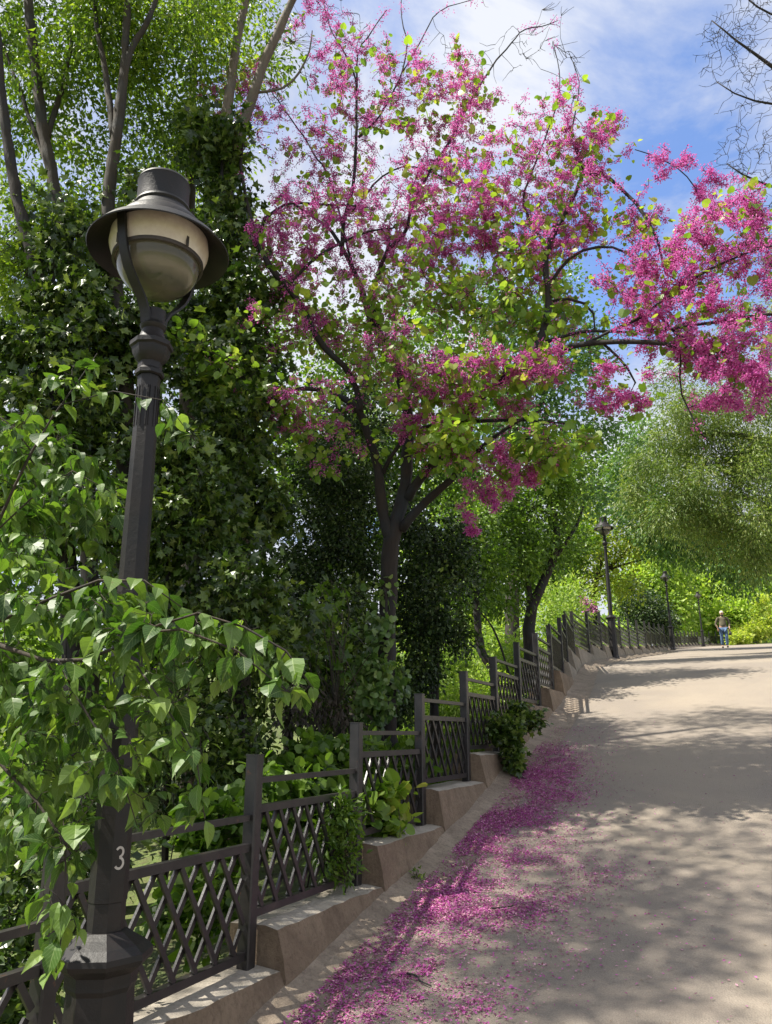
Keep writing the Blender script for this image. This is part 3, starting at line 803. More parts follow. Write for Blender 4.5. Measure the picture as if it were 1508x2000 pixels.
# (x, y, Y, rx, ry, rY, twigs, blossom weight, leaf weight)
red_blobs = [
 (600, 330, 7.1, 95, 120, .7, 95, .55, .30), (700, 200, 7.1, 90, 150, .8, 105, .60, .25), (865, 240, 7.0, 110, 140, .8, 120, .9, .45), (640, 60, 7.1, 60, 60, .5, 25, .5, .1),
 (730, 460, 6.9, 180, 100, .9, 170, .9, .40), (920, 430, 6.7, 130, 110, .8, 130, 1.0, .45), (1000, 330, 6.6, 110, 110, .7, 75, .7, .4), (1060, 480, 6.4, 90, 100, .6, 75, .75, .5),
 (1160, 290, 6.3, 70, 70, .5, 40, .9, .5), (1110, 220, 6.3, 60, 80, .4, 22, .5, .15), (1160, 400, 6.3, 90, 60, .6, 55, .8, .7), (830, 570, 6.7, 190, 60, .8, 110, .35, .9), (560, 480, 6.6, 80, 75, .6, 70, .8, .35), (600, 620, 6.6, 95, 70, .6, 75, .6, .8),
 (1240, 455, 6.1, 75, 80, .5, 45, .8, .25), (1270, 560, 5.9, 100, 85, .6, 115, 1.6, .2), (1390, 480, 5.8, 95, 95, .6, 105, 1.3, .15), (1470, 450, 5.6, 80, 110, .6, 90, 1.3, .12), (1330, 630, 5.8, 110, 75, .6, 120, 1.5, .2), (1440, 680, 5.6, 100, 75, .6, 120, 1.5, .15),
 (1440, 760, 5.6, 90, 45, .5, 75, 1.4, .1), (1300, 320, 6.0, 70, 30, .3, 24, 1.2, .1), (1370, 360, 6.0, 40, 60, .3, 26, 1.3, .1), (1200, 765, 6.0, 75, 50, .4, 48, 1.1, .3), (1540, 620, 5.5, 70, 150, .6, 60, 1.2, .1),
 (950, 740, 6.4, 150, 60, .7, 110, .9, .7), (800, 720, 6.6, 150, 70, .7, 100, .55, .8), (600, 800, 6.3, 110, 55, .5, 75, .55, .8), (960, 930, 6.4, 60, 60, .4, 42, 1.2, .15), (795, 845, 6.6, 38, 18, .3, 16, 2.0, .1),
 (1000, 935, 6.3, 45, 14, .3, 14, 1.6, .1), (1060, 880, 6.2, 80, 40, .4, 40, .25, 1.3), (870, 880, 6.4, 60, 45, .5, 34, .5, 1.3), (990, 600, 6.6, 140, 80, .8, 75, .25, 1.2), (700, 640, 6.8, 90, 70, .7, 60, .35, .8),
 (470, 180, 7.2, 90, 50, .5, 36, .8, .15), (600, 20, 7.2, 80, 40, .5, 22, .7, .1), (1050, 740, 6.2, 90, 50, .5, 55, 1.0, .7), (860, 800, 6.4, 120, 40, .5, 60, .7, 1.0), (530, 600, 6.5, 60, 90, .5, 40, .5, .4), (660, 880, 6.6, 90, 60, .5, 30, .35, .9),
 (460, 740, 6.3, 60, 40, .4, 20, .1, 1.6), (380, 700, 6.3, 50, 40, .4, 12, .05, 1.6), (920, 990, 6.5, 40, 50, .3, 12, 1.3, .3),
]
root, nodes, rad, _, _, _ = make_tree('redbud_tree', 'multi-stemmed redbud tree with magenta blossom behind the fence, arching over the path', 'tree', red_limbs, None, BARK_DK, L_RED, jit=.005)
T = []; WB = []; WL = []
for b in red_blobs:
    up_ = b[1] < 560 and b[0] < 1200
    b = b[:6] + (int(b[6] * (2.1 if up_ else 1.5)), b[7] * (2.3 if up_ else (1.3 if b[0] > 1200 else 2.0)), b[8] * (1.35 if b[8] >= 1.2 else .50 if up_ else .62))
    t, _w = blob_targets([b[:7]], 3); T.append(t); WB.append(np.full(len(t), b[7])); WL.append(np.full(len(t), b[8]))
T = np.concatenate(T); WB = np.concatenate(WB); WL = np.concatenate(WL)
P, R = grow(nodes, rad, T, wob=.13, rmax=.015, rk=.008, rmin=.0022)
bm = MB(); batch_tubes(bm, P, R, 4)
# bare winter twigs standing out at the top of the crown
bare = [(960, 90, 7.1, 130, 80, .6, 60), (1080, 110, 7.0, 70, 90, .5, 40), (560, 90, 7.2, 60, 90, .4, 24), (700, 60, 7.1, 90, 70, .5, 34), (1110, 170, 6.4, 40, 80, .3, 20), (1250, 620, 6.0, 120, 160, .5, 50), (900, 700, 6.4, 300, 100, .8, 130), (800, 420, 6.9, 250, 150, .8, 110), (530, 230, 7.2, 70, 60, .4, 30)]
T2, _ = blob_targets(bare, 4)
P2, R2 = grow(np.concatenate([nodes, P.reshape(-1, 3)[::3]]), np.concatenate([rad, R.reshape(-1)[::3]]), T2, wob=.05, rmax=.010, rk=.006, rmin=.0022)
batch_tubes(bm, P2, R2, 3)
bm.build('branches', BARK_DK, root)
cm = MB(); leaves_on(cm, P, np.maximum(0, np.round(WL * 7.0 * (rng.random(len(WL)) < .72))).astype(int), 'heart', .059, .055, .30, .8, .4); cm.build('crown', L_RED, root)
fm = MB()
def blossoms(mb_, P, nper, sp=.0145, size=.0175, m=9):
    """tufts of small flowers sitting directly on the wood"""
    nt_ = np.maximum(0, np.round(nper / m + rng.random(len(P)) - .5)).astype(int)
    p, d, ii = along(P, nt_, .12, 1.02)
    k = rng.integers(5, 14, len(p)); c = np.repeat(np.arange(len(p)), k)
    q = p[c] + rnd(len(c)) * sp * (.6 + .9 * rng.random(len(p)))[c][:, None] + d[c] * (rng.normal(size=len(c)) * .014)[:, None]
    tip = (q - p[c]) / sp + rnd(len(c)) * .5 + np.array((0, 0, -.4))
    place(mb_, 'blossom', q, tip, rnd(len(c)), size * (.7 + .6 * rng.random(len(c))))
LEN = np.linalg.norm(P[:, -1] - P[:, 0], axis=1)
gate = (rng.random(len(WB)) < np.clip(.55 + .3 * WB, 0, .97))
nb_ = np.round(np.clip(LEN / .45, .45, 1.4) * np.minimum(WB, 2.3) * 64 * gate).astype(int)
blossoms(fm, P, nb_)
lp_ = []
for L in red_limbs[1:]:
    Q, q_r = smooth_path(*px_limb(L), .16)
    for a_, b_, c_r in zip(Q[:-1], Q[1:], q_r):
        if c_r < .022: lp_.append(np.stack([a_ + (b_ - a_) * t for t in (0, .25, .5, .75, 1)]))
lp_ = np.array(lp_); blossoms(fm, lp_, np.where(rng.random(len(lp_)) < .45, 45, 0), .026)
fm.build('blossom', L_PINK, root)

# ---------------------------------------------------------------- trees of the left bank
make_tree('ash_tree', 'slender left tree whose two stems fork above the nearest street lamp, bright green crown', 'tree',
 [[(245, 1500, 6.3, .10), (243, 1100, 6.3, .09), (246, 760, 6.3, .085), (225, 560, 6.3, .08), (207, 430, 6.3, .075), (221, 290, 6.3, .07), (236, 180, 6.3, .06), (244, 80, 6.3, .05), (252, -40, 6.3, .04), (258, -200, 6.4, .03)],
  [(232, 200, 6.3, .045), (257, 101, 6.3, .04), (285, 50, 6.3, .035), (308, -10, 6.3, .03), (340, -120, 6.3, .02)],
  [(222, 270, 6.3, .04), (212, 180, 6.4, .04), (204, 120, 6.4, .035), (188, 50, 6.4, .03), (183, -60, 6.4, .02)]],
 [(250, 60, 7.0, 150, 130, 1.2, 190, 1), (350, 130, 7.2, 150, 110, 1.0, 150, 1), (180, 180, 7.2, 120, 130, 1, 110, .8), (450, 60, 7.4, 110, 80, .8, 80, .9), (330, 280, 7.4, 120, 70, .8, 60, .8)],
 BARK, L_CANOPY, 'fold', .062, 32, .13, .4, .5, .016, .008)
make_tree('maple_tree', 'grey brown trunk at the upper left edge, left of the forked stems', 'tree',
 [[(175, 1500, 6.8, .10), (172, 1000, 6.8, .095), (165, 640, 6.8, .085), (140, 480, 6.8, .08), (112, 370, 6.8, .078), (92, 269, 6.8, .072), (72, 120, 6.8, .066), (58, 0, 6.8, .058), (50, -150, 6.8, .04)],
  [(92, 269, 6.8, .04), (130, 130, 7, .03), (150, 20, 7.0, .022), (170, -80, 7.0, .015)],
  [(112, 370, 6.8, .035), (60, 230, 7, .03), (20, 120, 7.1, .02), (-20, 30, 7.2, .015)]],
 [(80, 60, 7.6, 150, 130, 1.2, 170, 1), (60, 260, 7.8, 110, 100, 1.2, 90, 1), (-60, 180, 7.6, 100, 200, 1.2, 70, 1)],
 BARK, L_CANOPY, 'fold', .066, 28, .13, .3, .6, .016, .008)
make_tree('locust_tree', 'dark leaning trunk at the far left edge with ivy round its foot', 'tree',
 [[(150, 1500, 6.0, .10), (120, 1000, 6.0, .09), (80, 600, 6.0, .075), (60, 500, 6.0, .07), (32, 400, 6.0, .066), (14, 300, 6.0, .06), (2, 180, 6.0, .055), (-8, 60, 6.0, .05), (-20, -80, 6.0, .04)]],
 [(30, 430, 7.0, 90, 110, .9, 80, 1), (-30, 560, 6.6, 90, 100, .8, 60, 1), (20, 620, 6.8, 100, 80, .8, 60, .9)],
 BARK_DK, L_CANOPY, 'fold', .05, 26, .10, .3, .6, .016, .008)
make_tree('leafless_tree', 'pale bare leaning limbs rising from dark ivy left of the magenta tree', 'tree',
 [[(470, 1400, 6.9, .11), (466, 1000, 6.9, .10), (452, 700, 6.9, .09), (436, 450, 6.9, .08), (440, 280, 6.9, .065), (446, 197, 6.9, .055), (462, 90, 6.9, .048), (478, 0, 6.9, .042), (490, -120, 6.9, .03)],
  [(440, 400, 6.9, .06), (455, 320, 6.9, .060), (472, 257, 6.9, .058), (497, 180, 6.8, .056), (519, 119, 6.8, .052), (548, 55, 6.8, .047), (575, -5, 6.8, .042), (610, -90, 6.8, .03)],
  [(500, 180, 6.8, .016), (560, 165, 6.8, .014), (600, 110, 6.8, .010), (610, 60, 6.8, .006)]],
 [(560, 160, 6.9, 70, 60, .4, 26, 1), (600, 60, 7, 50, 70, .4, 16, 1), (420, 130, 7.0, 60, 90, .5, 22, 1)],
 BARK_LT, L_CANOPY, bare=True, rmax=.007, rk=.004)
make_tree('ivy_host_tree', 'leafy tree behind the nearest lamp, half hidden in dark ivy', 'tree',
 [[(380, 1450, 8.2, .12), (370, 1000, 8.2, .11), (365, 600, 8.2, .09), (372, 350, 8.2, .07), (380, 150, 8.2, .05), (390, 0, 8.2, .03)]],
 [(380, 330, 8.6, 160, 120, 1.2, 120, 1), (300, 450, 8.6, 160, 90, 1, 90, 1), (150, 420, 8.6, 150, 100, 1, 90, 1), (420, 30, 8.6, 120, 70, 1, 60, .9), (520, 90, 8.4, 50, 60, .6, 14, .9)],
 BARK, L_CANOPY, 'fold', .07, 30, .13, .3, .6, .016, .008)

# ivy, each climbing plant on its own trunk
def climber(name, label, blobs, stem, lm, tpl='ivy', size=.062, per=11, spread=.07, up=.25, cat='ivy'):
    L, R = px_limb(stem); g = float(ground_z(L[0][0], L[0][1])[0])
    root = empty(name, (L[0][0], L[0][1], g)); tag(root, label, cat)
    if L[0][2] > g: L = [np.array((L[0][0], L[0][1], g - .05))] + L; R = [R[0]] + R
    P, R = smooth_path(L, R, .12, .01)
    m = MB(); m.tube(P, R, 6)
    T, W = blob_targets(blobs, 5)
    TP, TR = grow(P, R, T, wob=.12, rmax=.008, rk=.004); batch_tubes(m, TP, TR, 3); m.build('stem', BARK_DK, root)
    c = MB(); leaves_on(c, TP, np.maximum(1, (per * W).astype(int)), tpl, size, spread, .55, up, .2); c.build('leaves', lm, root)
    return root
climber('climbing_ivy', 'dark glossy ivy mass hugging the pale bare limbs, right of the nearest lamp hood',
 [(432, 300, 6.7, 62, 85, .35, 110), (390, 260, 6.8, 45, 60, .3, 45), (440, 440, 6.7, 75, 100, .4, 130), (470, 580, 6.6, 80, 90, .4, 120), (450, 720, 6.6, 95, 100, .5, 140), (470, 860, 6.5, 100, 100, .5, 140), (500, 1000, 6.5, 90, 100, .5, 110), (340, 600, 6.8, 80, 80, .4, 80)],
 [(462, 1400, 6.75, .03), (455, 700, 6.7, .025), (432, 300, 6.7, .015)], L_IVY, size=.07)
climber('climbing_ivy', 'dark ivy curtain left of the nearest lamp post, spreading over the left trunks',
 [(95, 470, 6.2, 75, 90, .5, 100), (150, 590, 6.1, 120, 90, .5, 150), (60, 700, 6.0, 110, 90, .5, 130), (210, 700, 6.0, 120, 100, .5, 150), (120, 840, 5.9, 140, 90, .5, 150), (210, 480, 6.2, 60, 60, .4, 40), (270, 380, 6.5, 40, 80, .3, 30), (300, 640, 6.2, 70, 80, .4, 70)],
 [(150, 1450, 5.95, .03), (130, 900, 5.95, .025), (100, 450, 6.1, .015)], L_IVY, size=.068)
climber('climbing_ivy', 'lower dark ivy thicket between the nearest lamp post and the magenta tree',
 [(330, 900, 5.9, 110, 90, .5, 120), (380, 1020, 5.8, 100, 90, .5, 120), (200, 1000, 5.7, 130, 90, .5, 130), (60, 1000, 5.6, 110, 100, .5, 110), (470, 1120, 5.9, 90, 90, .5, 100), (540, 1230, 6.0, 90, 90, .5, 90), (300, 1150, 5.6, 120, 90, .4, 90)],
 [(330, 1500, 5.8, .03), (330, 1150, 5.8, .025), (330, 900, 5.9, .015)], L_IVY, size=.062)
climber('climbing_ivy', 'pale heart-shaped ivy wrapped round the foot of the magenta tree trunk',
 [(742, 1250, 6.86, 16, 45, .12, 18, 1), (730, 1310, 6.82, 28, 40, .16, 38, 1), (728, 1370, 6.8, 34, 40, .2, 48, 1), (780, 1350, 6.9, 16, 60, .14, 14, .8), (745, 1180, 6.9, 10, 40, .08, 6, .8)],
 [(755, 1440, 6.85, .02), (752, 1300, 6.85, .015), (752, 1150, 6.88, .01)], L_HEDERA, 'heart', .054, 8, .05, .2)

# evergreen shrubs and shade under the trees
make_tree('evergreen_shrub', 'tall dark shrub with tiny glossy leaves left of the magenta tree trunk', 'shrub',
 [[(640, 1400, 9.0, .06), (645, 1150, 9.0, .05), (650, 900, 9.0, .03)]],
 [(640, 940, 8.8, 105, 100, .8, 330), (660, 1080, 8.8, 100, 110, .8, 330), (590, 1180, 8.6, 90, 110, .8, 230), (690, 830, 9.2, 80, 60, .7, 120), (690, 1230, 8.8, 60, 90, .7, 120)],
 BARK_DK, L_BOX, 'wide', .040, 36, .085, .2, .6, .012, .006)
make_tree('evergreen_shrub', 'dark rounded shrub just right of the magenta tree trunk', 'shrub',
 [[(850, 1390, 9.2, .06), (850, 1200, 9.2, .05), (850, 1050, 9.2, .03)]],
 [(845, 1060, 9.0, 75, 70, .8, 150), (815, 1170, 9.0, 75, 90, .7, 170), (890, 1130, 9.2, 45, 60, .7, 60), (800, 1290, 8.8, 50, 80, .6, 110), (870, 1230, 9.1, 45, 55, .6, 50, .8), (900, 1050, 9.2, 35, 35, .5, 24, .8), (800, 1000, 9.2, 50, 50, .6, 50), (770, 1380, 8.6, 45, 50, .6, 60)],
 BARK_DK, L_BOX, 'wide', .046, 30, .10, .2, .6, .012, .006, clump=9)
make_tree('evergreen_shrub', 'deep shaded shrub behind the lower fence, below the dark ivy', 'shrub',
 [[(560, 1480, 7.6, .05), (560, 1300, 7.6, .04), (570, 1180, 7.6, .02)]],
 [(560, 1290, 7.6, 120, 90, .7, 230), (640, 1370, 7.6, 80, 60, .6, 110), (430, 1330, 7.0, 110, 90, .7, 150), (680, 1240, 7.8, 60, 110, .6, 120)],
 BARK_DK, L_IVY, 'wide', .055, 20, .09, .3, .6, .012, .006)
make_tree('thicket_tree', 'shaded leafy tree filling the gap behind the left ivy', 'tree',
 [[(300, 1400, 9.5, .10), (300, 1000, 9.5, .09), (310, 700, 9.5, .06)]],
 [(150, 700, 9.5, 230, 160, 1.0, 230), (350, 900, 9.5, 230, 150, 1.0, 230), (60, 1000, 9.2, 200, 170, 1, 200), (450, 640, 9.8, 150, 140, 1, 140), (300, 1180, 9.2, 260, 130, 1, 220), (100, 1330, 8.5, 220, 120, 1, 160)],
 BARK_DK, L_MID, 'wide', .085, 22, .17, .3, .5, .014, .007)
make_tree('thicket_tree', 'mid green tree seen behind the magenta tree, filling the middle of the picture', 'tree',
 [[(700, 1300, 13, .13), (705, 1000, 13, .11), (715, 700, 13, .07)]],
 [(620, 700, 13.5, 150, 90, 1.4, 150, .7), (800, 720, 13.5, 150, 90, 1.4, 150, .7), (700, 880, 13.2, 170, 90, 1.4, 190), (840, 930, 13.2, 120, 90, 1.4, 140), (760, 1050, 13, 110, 90, 1.2, 120), (560, 900, 13, 120, 120, 1.2, 120)],
 BARK_DK, L_MID, 'wide', .09, 24, .2, .3, .5, .016, .007)

# right of the trunk: fresh green trees on the grassy bank
make_tree('young_maple', 'fresh green tree with a dark curved trunk behind the rising fence posts', 'tree',
 [[(1034, 1262, 12.8, .10), (1036, 1200, 12.8, .095), (1052, 1160, 12.8, .088), (1075, 1110, 12.8, .075), (1088, 1060, 12.8, .065), (1085, 1010, 12.8, .05), (1070, 960, 12.8, .035)],
  [(1036, 1200, 12.8, .06), (1030, 1130, 12.8, .05), (1032, 1050, 12.8, .04), (1020, 980, 12.8, .025)],
  [(1080, 1095, 12.8, .04), (1120, 1040, 12.8, .03), (1140, 990, 12.9, .02)]],
 [(1010, 990, 12.8, 85, 75, 1.0, 150), (1085, 960, 12.9, 70, 70, 1.0, 120), (990, 1070, 12.7, 70, 60, .9, 100), (1090, 1070, 12.9, 38, 60, .6, 50), (1000, 1150, 12.6, 55, 50, .6, 46), (1120, 900, 13, 60, 50, .8, 60)],
 BARK_DK, L_MID, 'fold', .075, 26, .13, .25, .7, .014, .007)
make_tree('young_maple', 'thin dark trunk curving behind the fence, just right of the dark rounded shrub', 'tree',
 [[(967, 1318, 11.8, .075), (945, 1280, 11.8, .07), (934, 1230, 11.8, .062), (930, 1150, 11.8, .05), (935, 1070, 11.8, .03)],
  [(1000, 1330, 11.8, .02), (960, 1220, 11.9, .015), (900, 1170, 12, .01)]],
 [(930, 1040, 11.8, 80, 80, .8, 120), (940, 1120, 11.8, 60, 50, .6, 60), (890, 1240, 12.4, 55, 50, .6, 30, .6)],
 BARK_DK, L_MID, 'fold', .07, 26, .12, .25, .7, .014, .007)
make_tree('linden_tree', 'airy green tree rising behind the magenta branches, centre right', 'tree',
 [[(1000, 1200, 17, .16), (1010, 1000, 17, .13), (1000, 800, 17, .10), (980, 680, 17, .06)],
  [(1005, 900, 17, .08), (1060, 780, 17, .06), (1100, 680, 17, .04)]],
 [(900, 620, 17, 120, 70, 1.5, 120, .8), (1050, 620, 17, 110, 75, 1.5, 120, .8), (1130, 720, 17.5, 90, 80, 1.4, 110, .8), (980, 730, 17, 130, 80, 1.5, 150), (1060, 840, 17, 110, 80, 1.5, 130), (930, 860, 17, 110, 80, 1.5, 130), (1160, 850, 18, 60, 70, 1.2, 60, .8), (1140, 960, 18, 60, 50, 1.2, 46, .8), (790, 620, 17, 100, 60, 1.4, 70, .8)],
 BARK, L_BLUE, 'wide', .10, 24, .22, .25, .7, .02, .008)
make_tree('walnut_tree', 'green tree with drooping sprays right of the second lamp head', 'tree',
 [[(1600, 1240, 34, .30), (1590, 1050, 34, .26), (1560, 850, 34, .16), (1540, 780, 34, .08)],
  [(1592, 1060, 34, .14), (1480, 980, 33.5, .12), (1360, 960, 33, .09), (1260, 950, 32.5, .05)], [(1590, 1090, 34, .12), (1500, 1090, 33, .09), (1400, 1070, 32, .06), (1310, 1070, 32, .04)], [(1360, 960, 33, .06), (1290, 900, 32, .05), (1240, 870, 32, .03)]],
 [(1250, 930, 32, 60, 70, 2.2, 110), (1290, 1010, 31, 70, 55, 2.2, 120), (1210, 985, 32, 38, 40, 1.5, 40, .8), (1330, 1050, 33, 50, 32, 2, 60), (1240, 860, 32, 50, 60, 1.8, 60, .8), (1390, 1060, 31, 60, 45, 2, 80), (1455, 1100, 30, 50, 40, 2, 60)],
 BARK, L_BLUE, 'fold', .19, 30, .40, .5, .5, .03, .01)
def far_tree(label, trunk_px, Y, r, blobs, mat_, size, name='far_tree', tpl='wide', per=30, spread=.4, bark=BARK, cat='tree', group=None, limbs2=()):
    return make_tree(name, label, cat, [[(x, y, Y, r * k) for (x, y), k in zip(trunk_px, np.linspace(1, .4, len(trunk_px)))]] + [[(x, y, Y, q) for x, y, q in L] for L in limbs2],
                     blobs, bark, mat_, tpl, size, per, spread, .25, .6, .03, .010, group=group)
far_tree('yellow green tree with dark crooked limbs behind the second street lamp', [(1160, 1180), (1163, 1132), (1172, 1102), (1172, 1081), (1152, 1062), (1128, 1058)], 34, .16,
 [(1130, 1070, 34, 60, 50, 2.2, 150), (1210, 1060, 34, 70, 50, 2.2, 150), (1170, 1020, 34, 60, 30, 2, 80), (1110, 1140, 33, 60, 45, 2, 110), (1200, 1130, 35, 60, 45, 2, 110), (1260, 1070, 35, 40, 40, 1.6, 50)], L_YEL, .13, 'acacia_tree', per=17, spread=.3, bark=BARK_DK,
 limbs2=[[(1165, 1130, .10), (1200, 1100, .08), (1235, 1065, .05), (1260, 1040, .03)], [(1168, 1125, .08), (1210, 1105, .05), (1260, 1092, .03)], [(1140, 1175, .09), (1120, 1140, .07), (1090, 1110, .04)]])
far_tree('dark green rounded bush behind the far sawtooth fence', [(1262, 1240), (1262, 1190)], 42, .15,
 [(1262, 1195, 42, 42, 40, 1.8, 200), (1240, 1160, 43, 30, 30, 1.4, 70), (1290, 1210, 42, 26, 28, 1.4, 70)], L_BOX, .13, 'evergreen_bush', per=30, spread=.25, cat='bush')
make_tree('redbud_sapling', 'small pink blossoming sapling just above the fence posts, left of the second street lamp', 'tree',
 [[(1152, 1230, 24, .03), (1150, 1200, 24, .02), (1146, 1180, 24, .01)]],
 [(1150, 1195, 24, 11, 20, .3, 26), (1143, 1178, 24, 6, 12, .2, 9)], BARK_DK, L_PETAL, 'blossom', .055, 9, .06, .0, .3, .01, .004, crown='blossom')
far_tree('tall light green tree far behind the third street lamp', [(1392, 1235), (1388, 1150), (1380, 1080)], 66, .30,
 [(1340, 1130, 70, 60, 55, 4, 170), (1400, 1090, 70, 70, 50, 4, 170), (1350, 1040, 72, 60, 40, 4, 110), (1420, 1150, 68, 60, 50, 4, 170), (1370, 1190, 68, 60, 30, 3, 120)], L_FAR, .34, 'poplar_tree', per=30, spread=.75)
far_tree('light green tree at the right edge behind the walking person', [(1470, 1235), (1470, 1150), (1460, 1080)], 64, .30,
 [(1470, 1150, 66, 50, 50, 3.5, 160), (1510, 1100, 66, 70, 70, 4, 160), (1450, 1205, 63, 40, 26, 2, 110), (1420, 1215, 64, 40, 20, 2, 80)], L_FAR, .32, 'poplar_tree', per=30, spread=.7)
far_tree('pale green tree far off between the second and third street lamps', [(1300, 1235), (1302, 1150), (1300, 1090)], 62, .22,
 [(1300, 1120, 62, 40, 50, 3, 130), (1260, 1110, 64, 40, 40, 3, 90), (1310, 1190, 61, 40, 35, 2.5, 120), (1240, 1150, 62, 50, 40, 3, 100)], L_FAR, .30, 'poplar_tree', per=28, spread=.65)
far_tree('mid green tree standing on the slope beyond the fence at mid distance', [(1080, 1240), (1085, 1160), (1090, 1100)], 30, .14,
 [(1060, 1120, 30, 60, 50, 2, 120), (1110, 1060, 31, 60, 50, 2, 110), (1000, 1080, 32, 70, 60, 2, 110), (1160, 970, 36, 50, 40, 2, 60)], L_MID, .16, 'hazel_tree', per=26, spread=.3)
far_tree('row tree of soft green behind the slope, left of the curved dark trunk', [(900, 1260), (900, 1100), (900, 980)], 32, .2,
 [(880, 1100, 32, 90, 80, 2.5, 170), (820, 1180, 31, 80, 60, 2, 110), (960, 1180, 32, 80, 50, 2, 110), (900, 980, 33, 110, 70, 2.5, 150)], L_FAR, .18, 'hazel_tree', per=26, spread=.35)

# the big tree on the right
make_tree('cypress_tree', 'large olive green tree with fine trailing foliage leaning in from the right', 'tree',
 [[(1640, 1240, 22, .40), (1620, 1000, 22, .36), (1590, 750, 22, .26), (1560, 500, 22, .14)],
  [(1615, 950, 22, .14), (1540, 880, 21.5, .11), (1440, 850, 21, .08), (1350, 850, 21, .05)],
  [(1600, 800, 22, .12), (1500, 740, 21.5, .09), (1420, 740, 21, .05)],
  [(1622, 1050, 22, .12), (1540, 1020, 21.5, .10), (1440, 1010, 21, .07), (1370, 1000, 21, .04)]],
 [(1455, 800, 21, 90, 70, 2.0, 200), (1370, 800, 21, 70, 60, 1.7, 150, .9), (1330, 870, 21, 60, 70, 1.6, 150), (1420, 910, 21, 100, 80, 2, 260), (1500, 950, 21, 90, 110, 2, 240), (1360, 980, 21, 70, 65, 1.7, 170), (1440, 1040, 21, 90, 55, 1.8, 190), (1500, 1085, 21, 50, 45, 1.6, 70), (1530, 800, 21, 60, 150, 2, 130), (1480, 650, 22, 70, 70, 1.8, 50, .6), (1500, 540, 22, 50, 60, 1.5, 30, .5), (1310, 760, 21.5, 45, 35, 1.2, 50, .7), (1280, 900, 21, 55, 50, 1.4, 90, .8), (1240, 960, 21, 45, 45, 1.3, 60, .7), (1300, 1000, 21, 60, 45, 1.4, 90, .8)],
 BARK, L_OLIVE, 'narrow', .115, 40, .20, .55, .5, .02, .008, t0=.1, clump=9)
make_tree('bare_elm', 'leafless dark branches fanning in at the top right corner of the sky', 'tree',
 [[(1760, 1200, 13, .25), (1740, 700, 13, .2), (1680, 300, 13, .12), (1600, 200, 13, .06), (1508, 130, 13, .035), (1440, 80, 13, .022), (1390, 40, 13, .012)],
  [(1600, 200, 13, .04), (1520, 205, 13, .026), (1450, 190, 13, .016), (1400, 160, 13, .010)],
  [(1660, 260, 13, .05), (1560, 60, 13, .03), (1490, 20, 13, .02), (1430, -30, 13, .012)],
  [(1690, 420, 13, .05), (1560, 380, 13, .03), (1470, 350, 13, .02), (1420, 320, 13, .01)]],
 [(1430, 90, 13, 80, 75, .8, 300), (1490, 160, 13, 80, 60, .8, 200), (1480, 20, 13, 90, 50, .8, 160), (1470, 290, 13, 75, 60, .8, 190), (1480, 370, 13, 75, 60, .8, 160)],
 BARK_DK, L_OLIVE, bare=True, rmax=.018, rk=.010, wob=.04, clump=3)
# unseen tree added past the left edge, crown placed to shade path and wall
make_tree('added_shade_tree', 'unseen broad tree added beyond the left edge to throw dappled shade on the path', 'tree',
 [[(-2370, 1500, 3.5, .18), (-1400, -200, 3.5, .12), (-1030, -990, 3.5, .05)]],
 [('w', -5.6, 3.0, 11.6, 1.8, 1.4, .8, 85), ('w', -3.8, 2.9, 11.9, 1.5, 1.3, .7, 70), ('w', -4.6, 1.0, 11.2, 1.8, 1.3, .8, 60), ('w', -6.4, 5.4, 12.6, 1.6, 1.3, .7, 100), ('w', -3.6, 5.0, 12.4, 1.4, 1.2, .6, 40), ('w', -5.6, 4.2, 11.9, 2.0, .8, .6, 120), ('w', -3.2, 4.0, 12.0, 1.2, .8, .5, 30), ('w', -7.6, 3.4, 11.2, .9, 1.0, .5, 90), ('w', -7.9, 5.6, 11.8, .9, 1.0, .5, 80)],
 BARK, L_CANOPY, 'wide', .08, 26, .24, .3, .6, .012, .004)

# ---------------------------------------------------------------- big-leaved branch in the foreground
L_ELM_V = leaf_mat('veined_leaf', [(.032, .075, .014), (.06, .13, .022), (.115, .20, .034), (.19, .28, .06)], .40, .46, .42, clump=3)
def veins(m):
    nt = m.node_tree; p = [n for n in nt.nodes if n.type == 'BSDF_PRINCIPLED'][0]; src = p.inputs['Base Color'].links[0].from_socket
    a = nt.nodes.new('ShaderNodeAttribute'); a.attribute_name = 'leafco'; sp_ = nt.nodes.new('ShaderNodeSeparateXYZ'); nt.links.new(a.outputs['Vector'], sp_.inputs[0])
    def m_(op, x, y=None):
        n = nt.nodes.new('ShaderNodeMath'); n.operation = op
        for i, v in enumerate((x, y)):
            if v is None: continue
            if hasattr(v, 'links'): nt.links.new(v, n.inputs[i])
            else: n.inputs[i].default_value = v
        return n.outputs[0]
    ax = m_('ABSOLUTE', sp_.outputs[0]); t = m_('SUBTRACT', m_('MULTIPLY', sp_.outputs[1], 7.0), m_('MULTIPLY', ax, 9.0))
    side = m_('LESS_THAN', m_('ABSOLUTE', m_('SUBTRACT', m_('FRACT', t), .5)), .07); mid = m_('LESS_THAN', ax, .012)
    v = m_('MAXIMUM', m_('MULTIPLY', side, .45), m_('MULTIPLY', mid, .8))
    c = mixc(nt, v, src, (.26, .36, .12)); 
    c = mixc(nt, ramp(nt, noise_(nt, 70, 3), [(.66, (0, 0, 0)), (.72, (.8, .8, .8))]), c, (.13, .10, .03))
    nt.links.new(c, p.inputs['Base Color']); nt.links.new(bump(nt, v, .35, .002), p.inputs['Normal'])
veins(L_ELM_V)
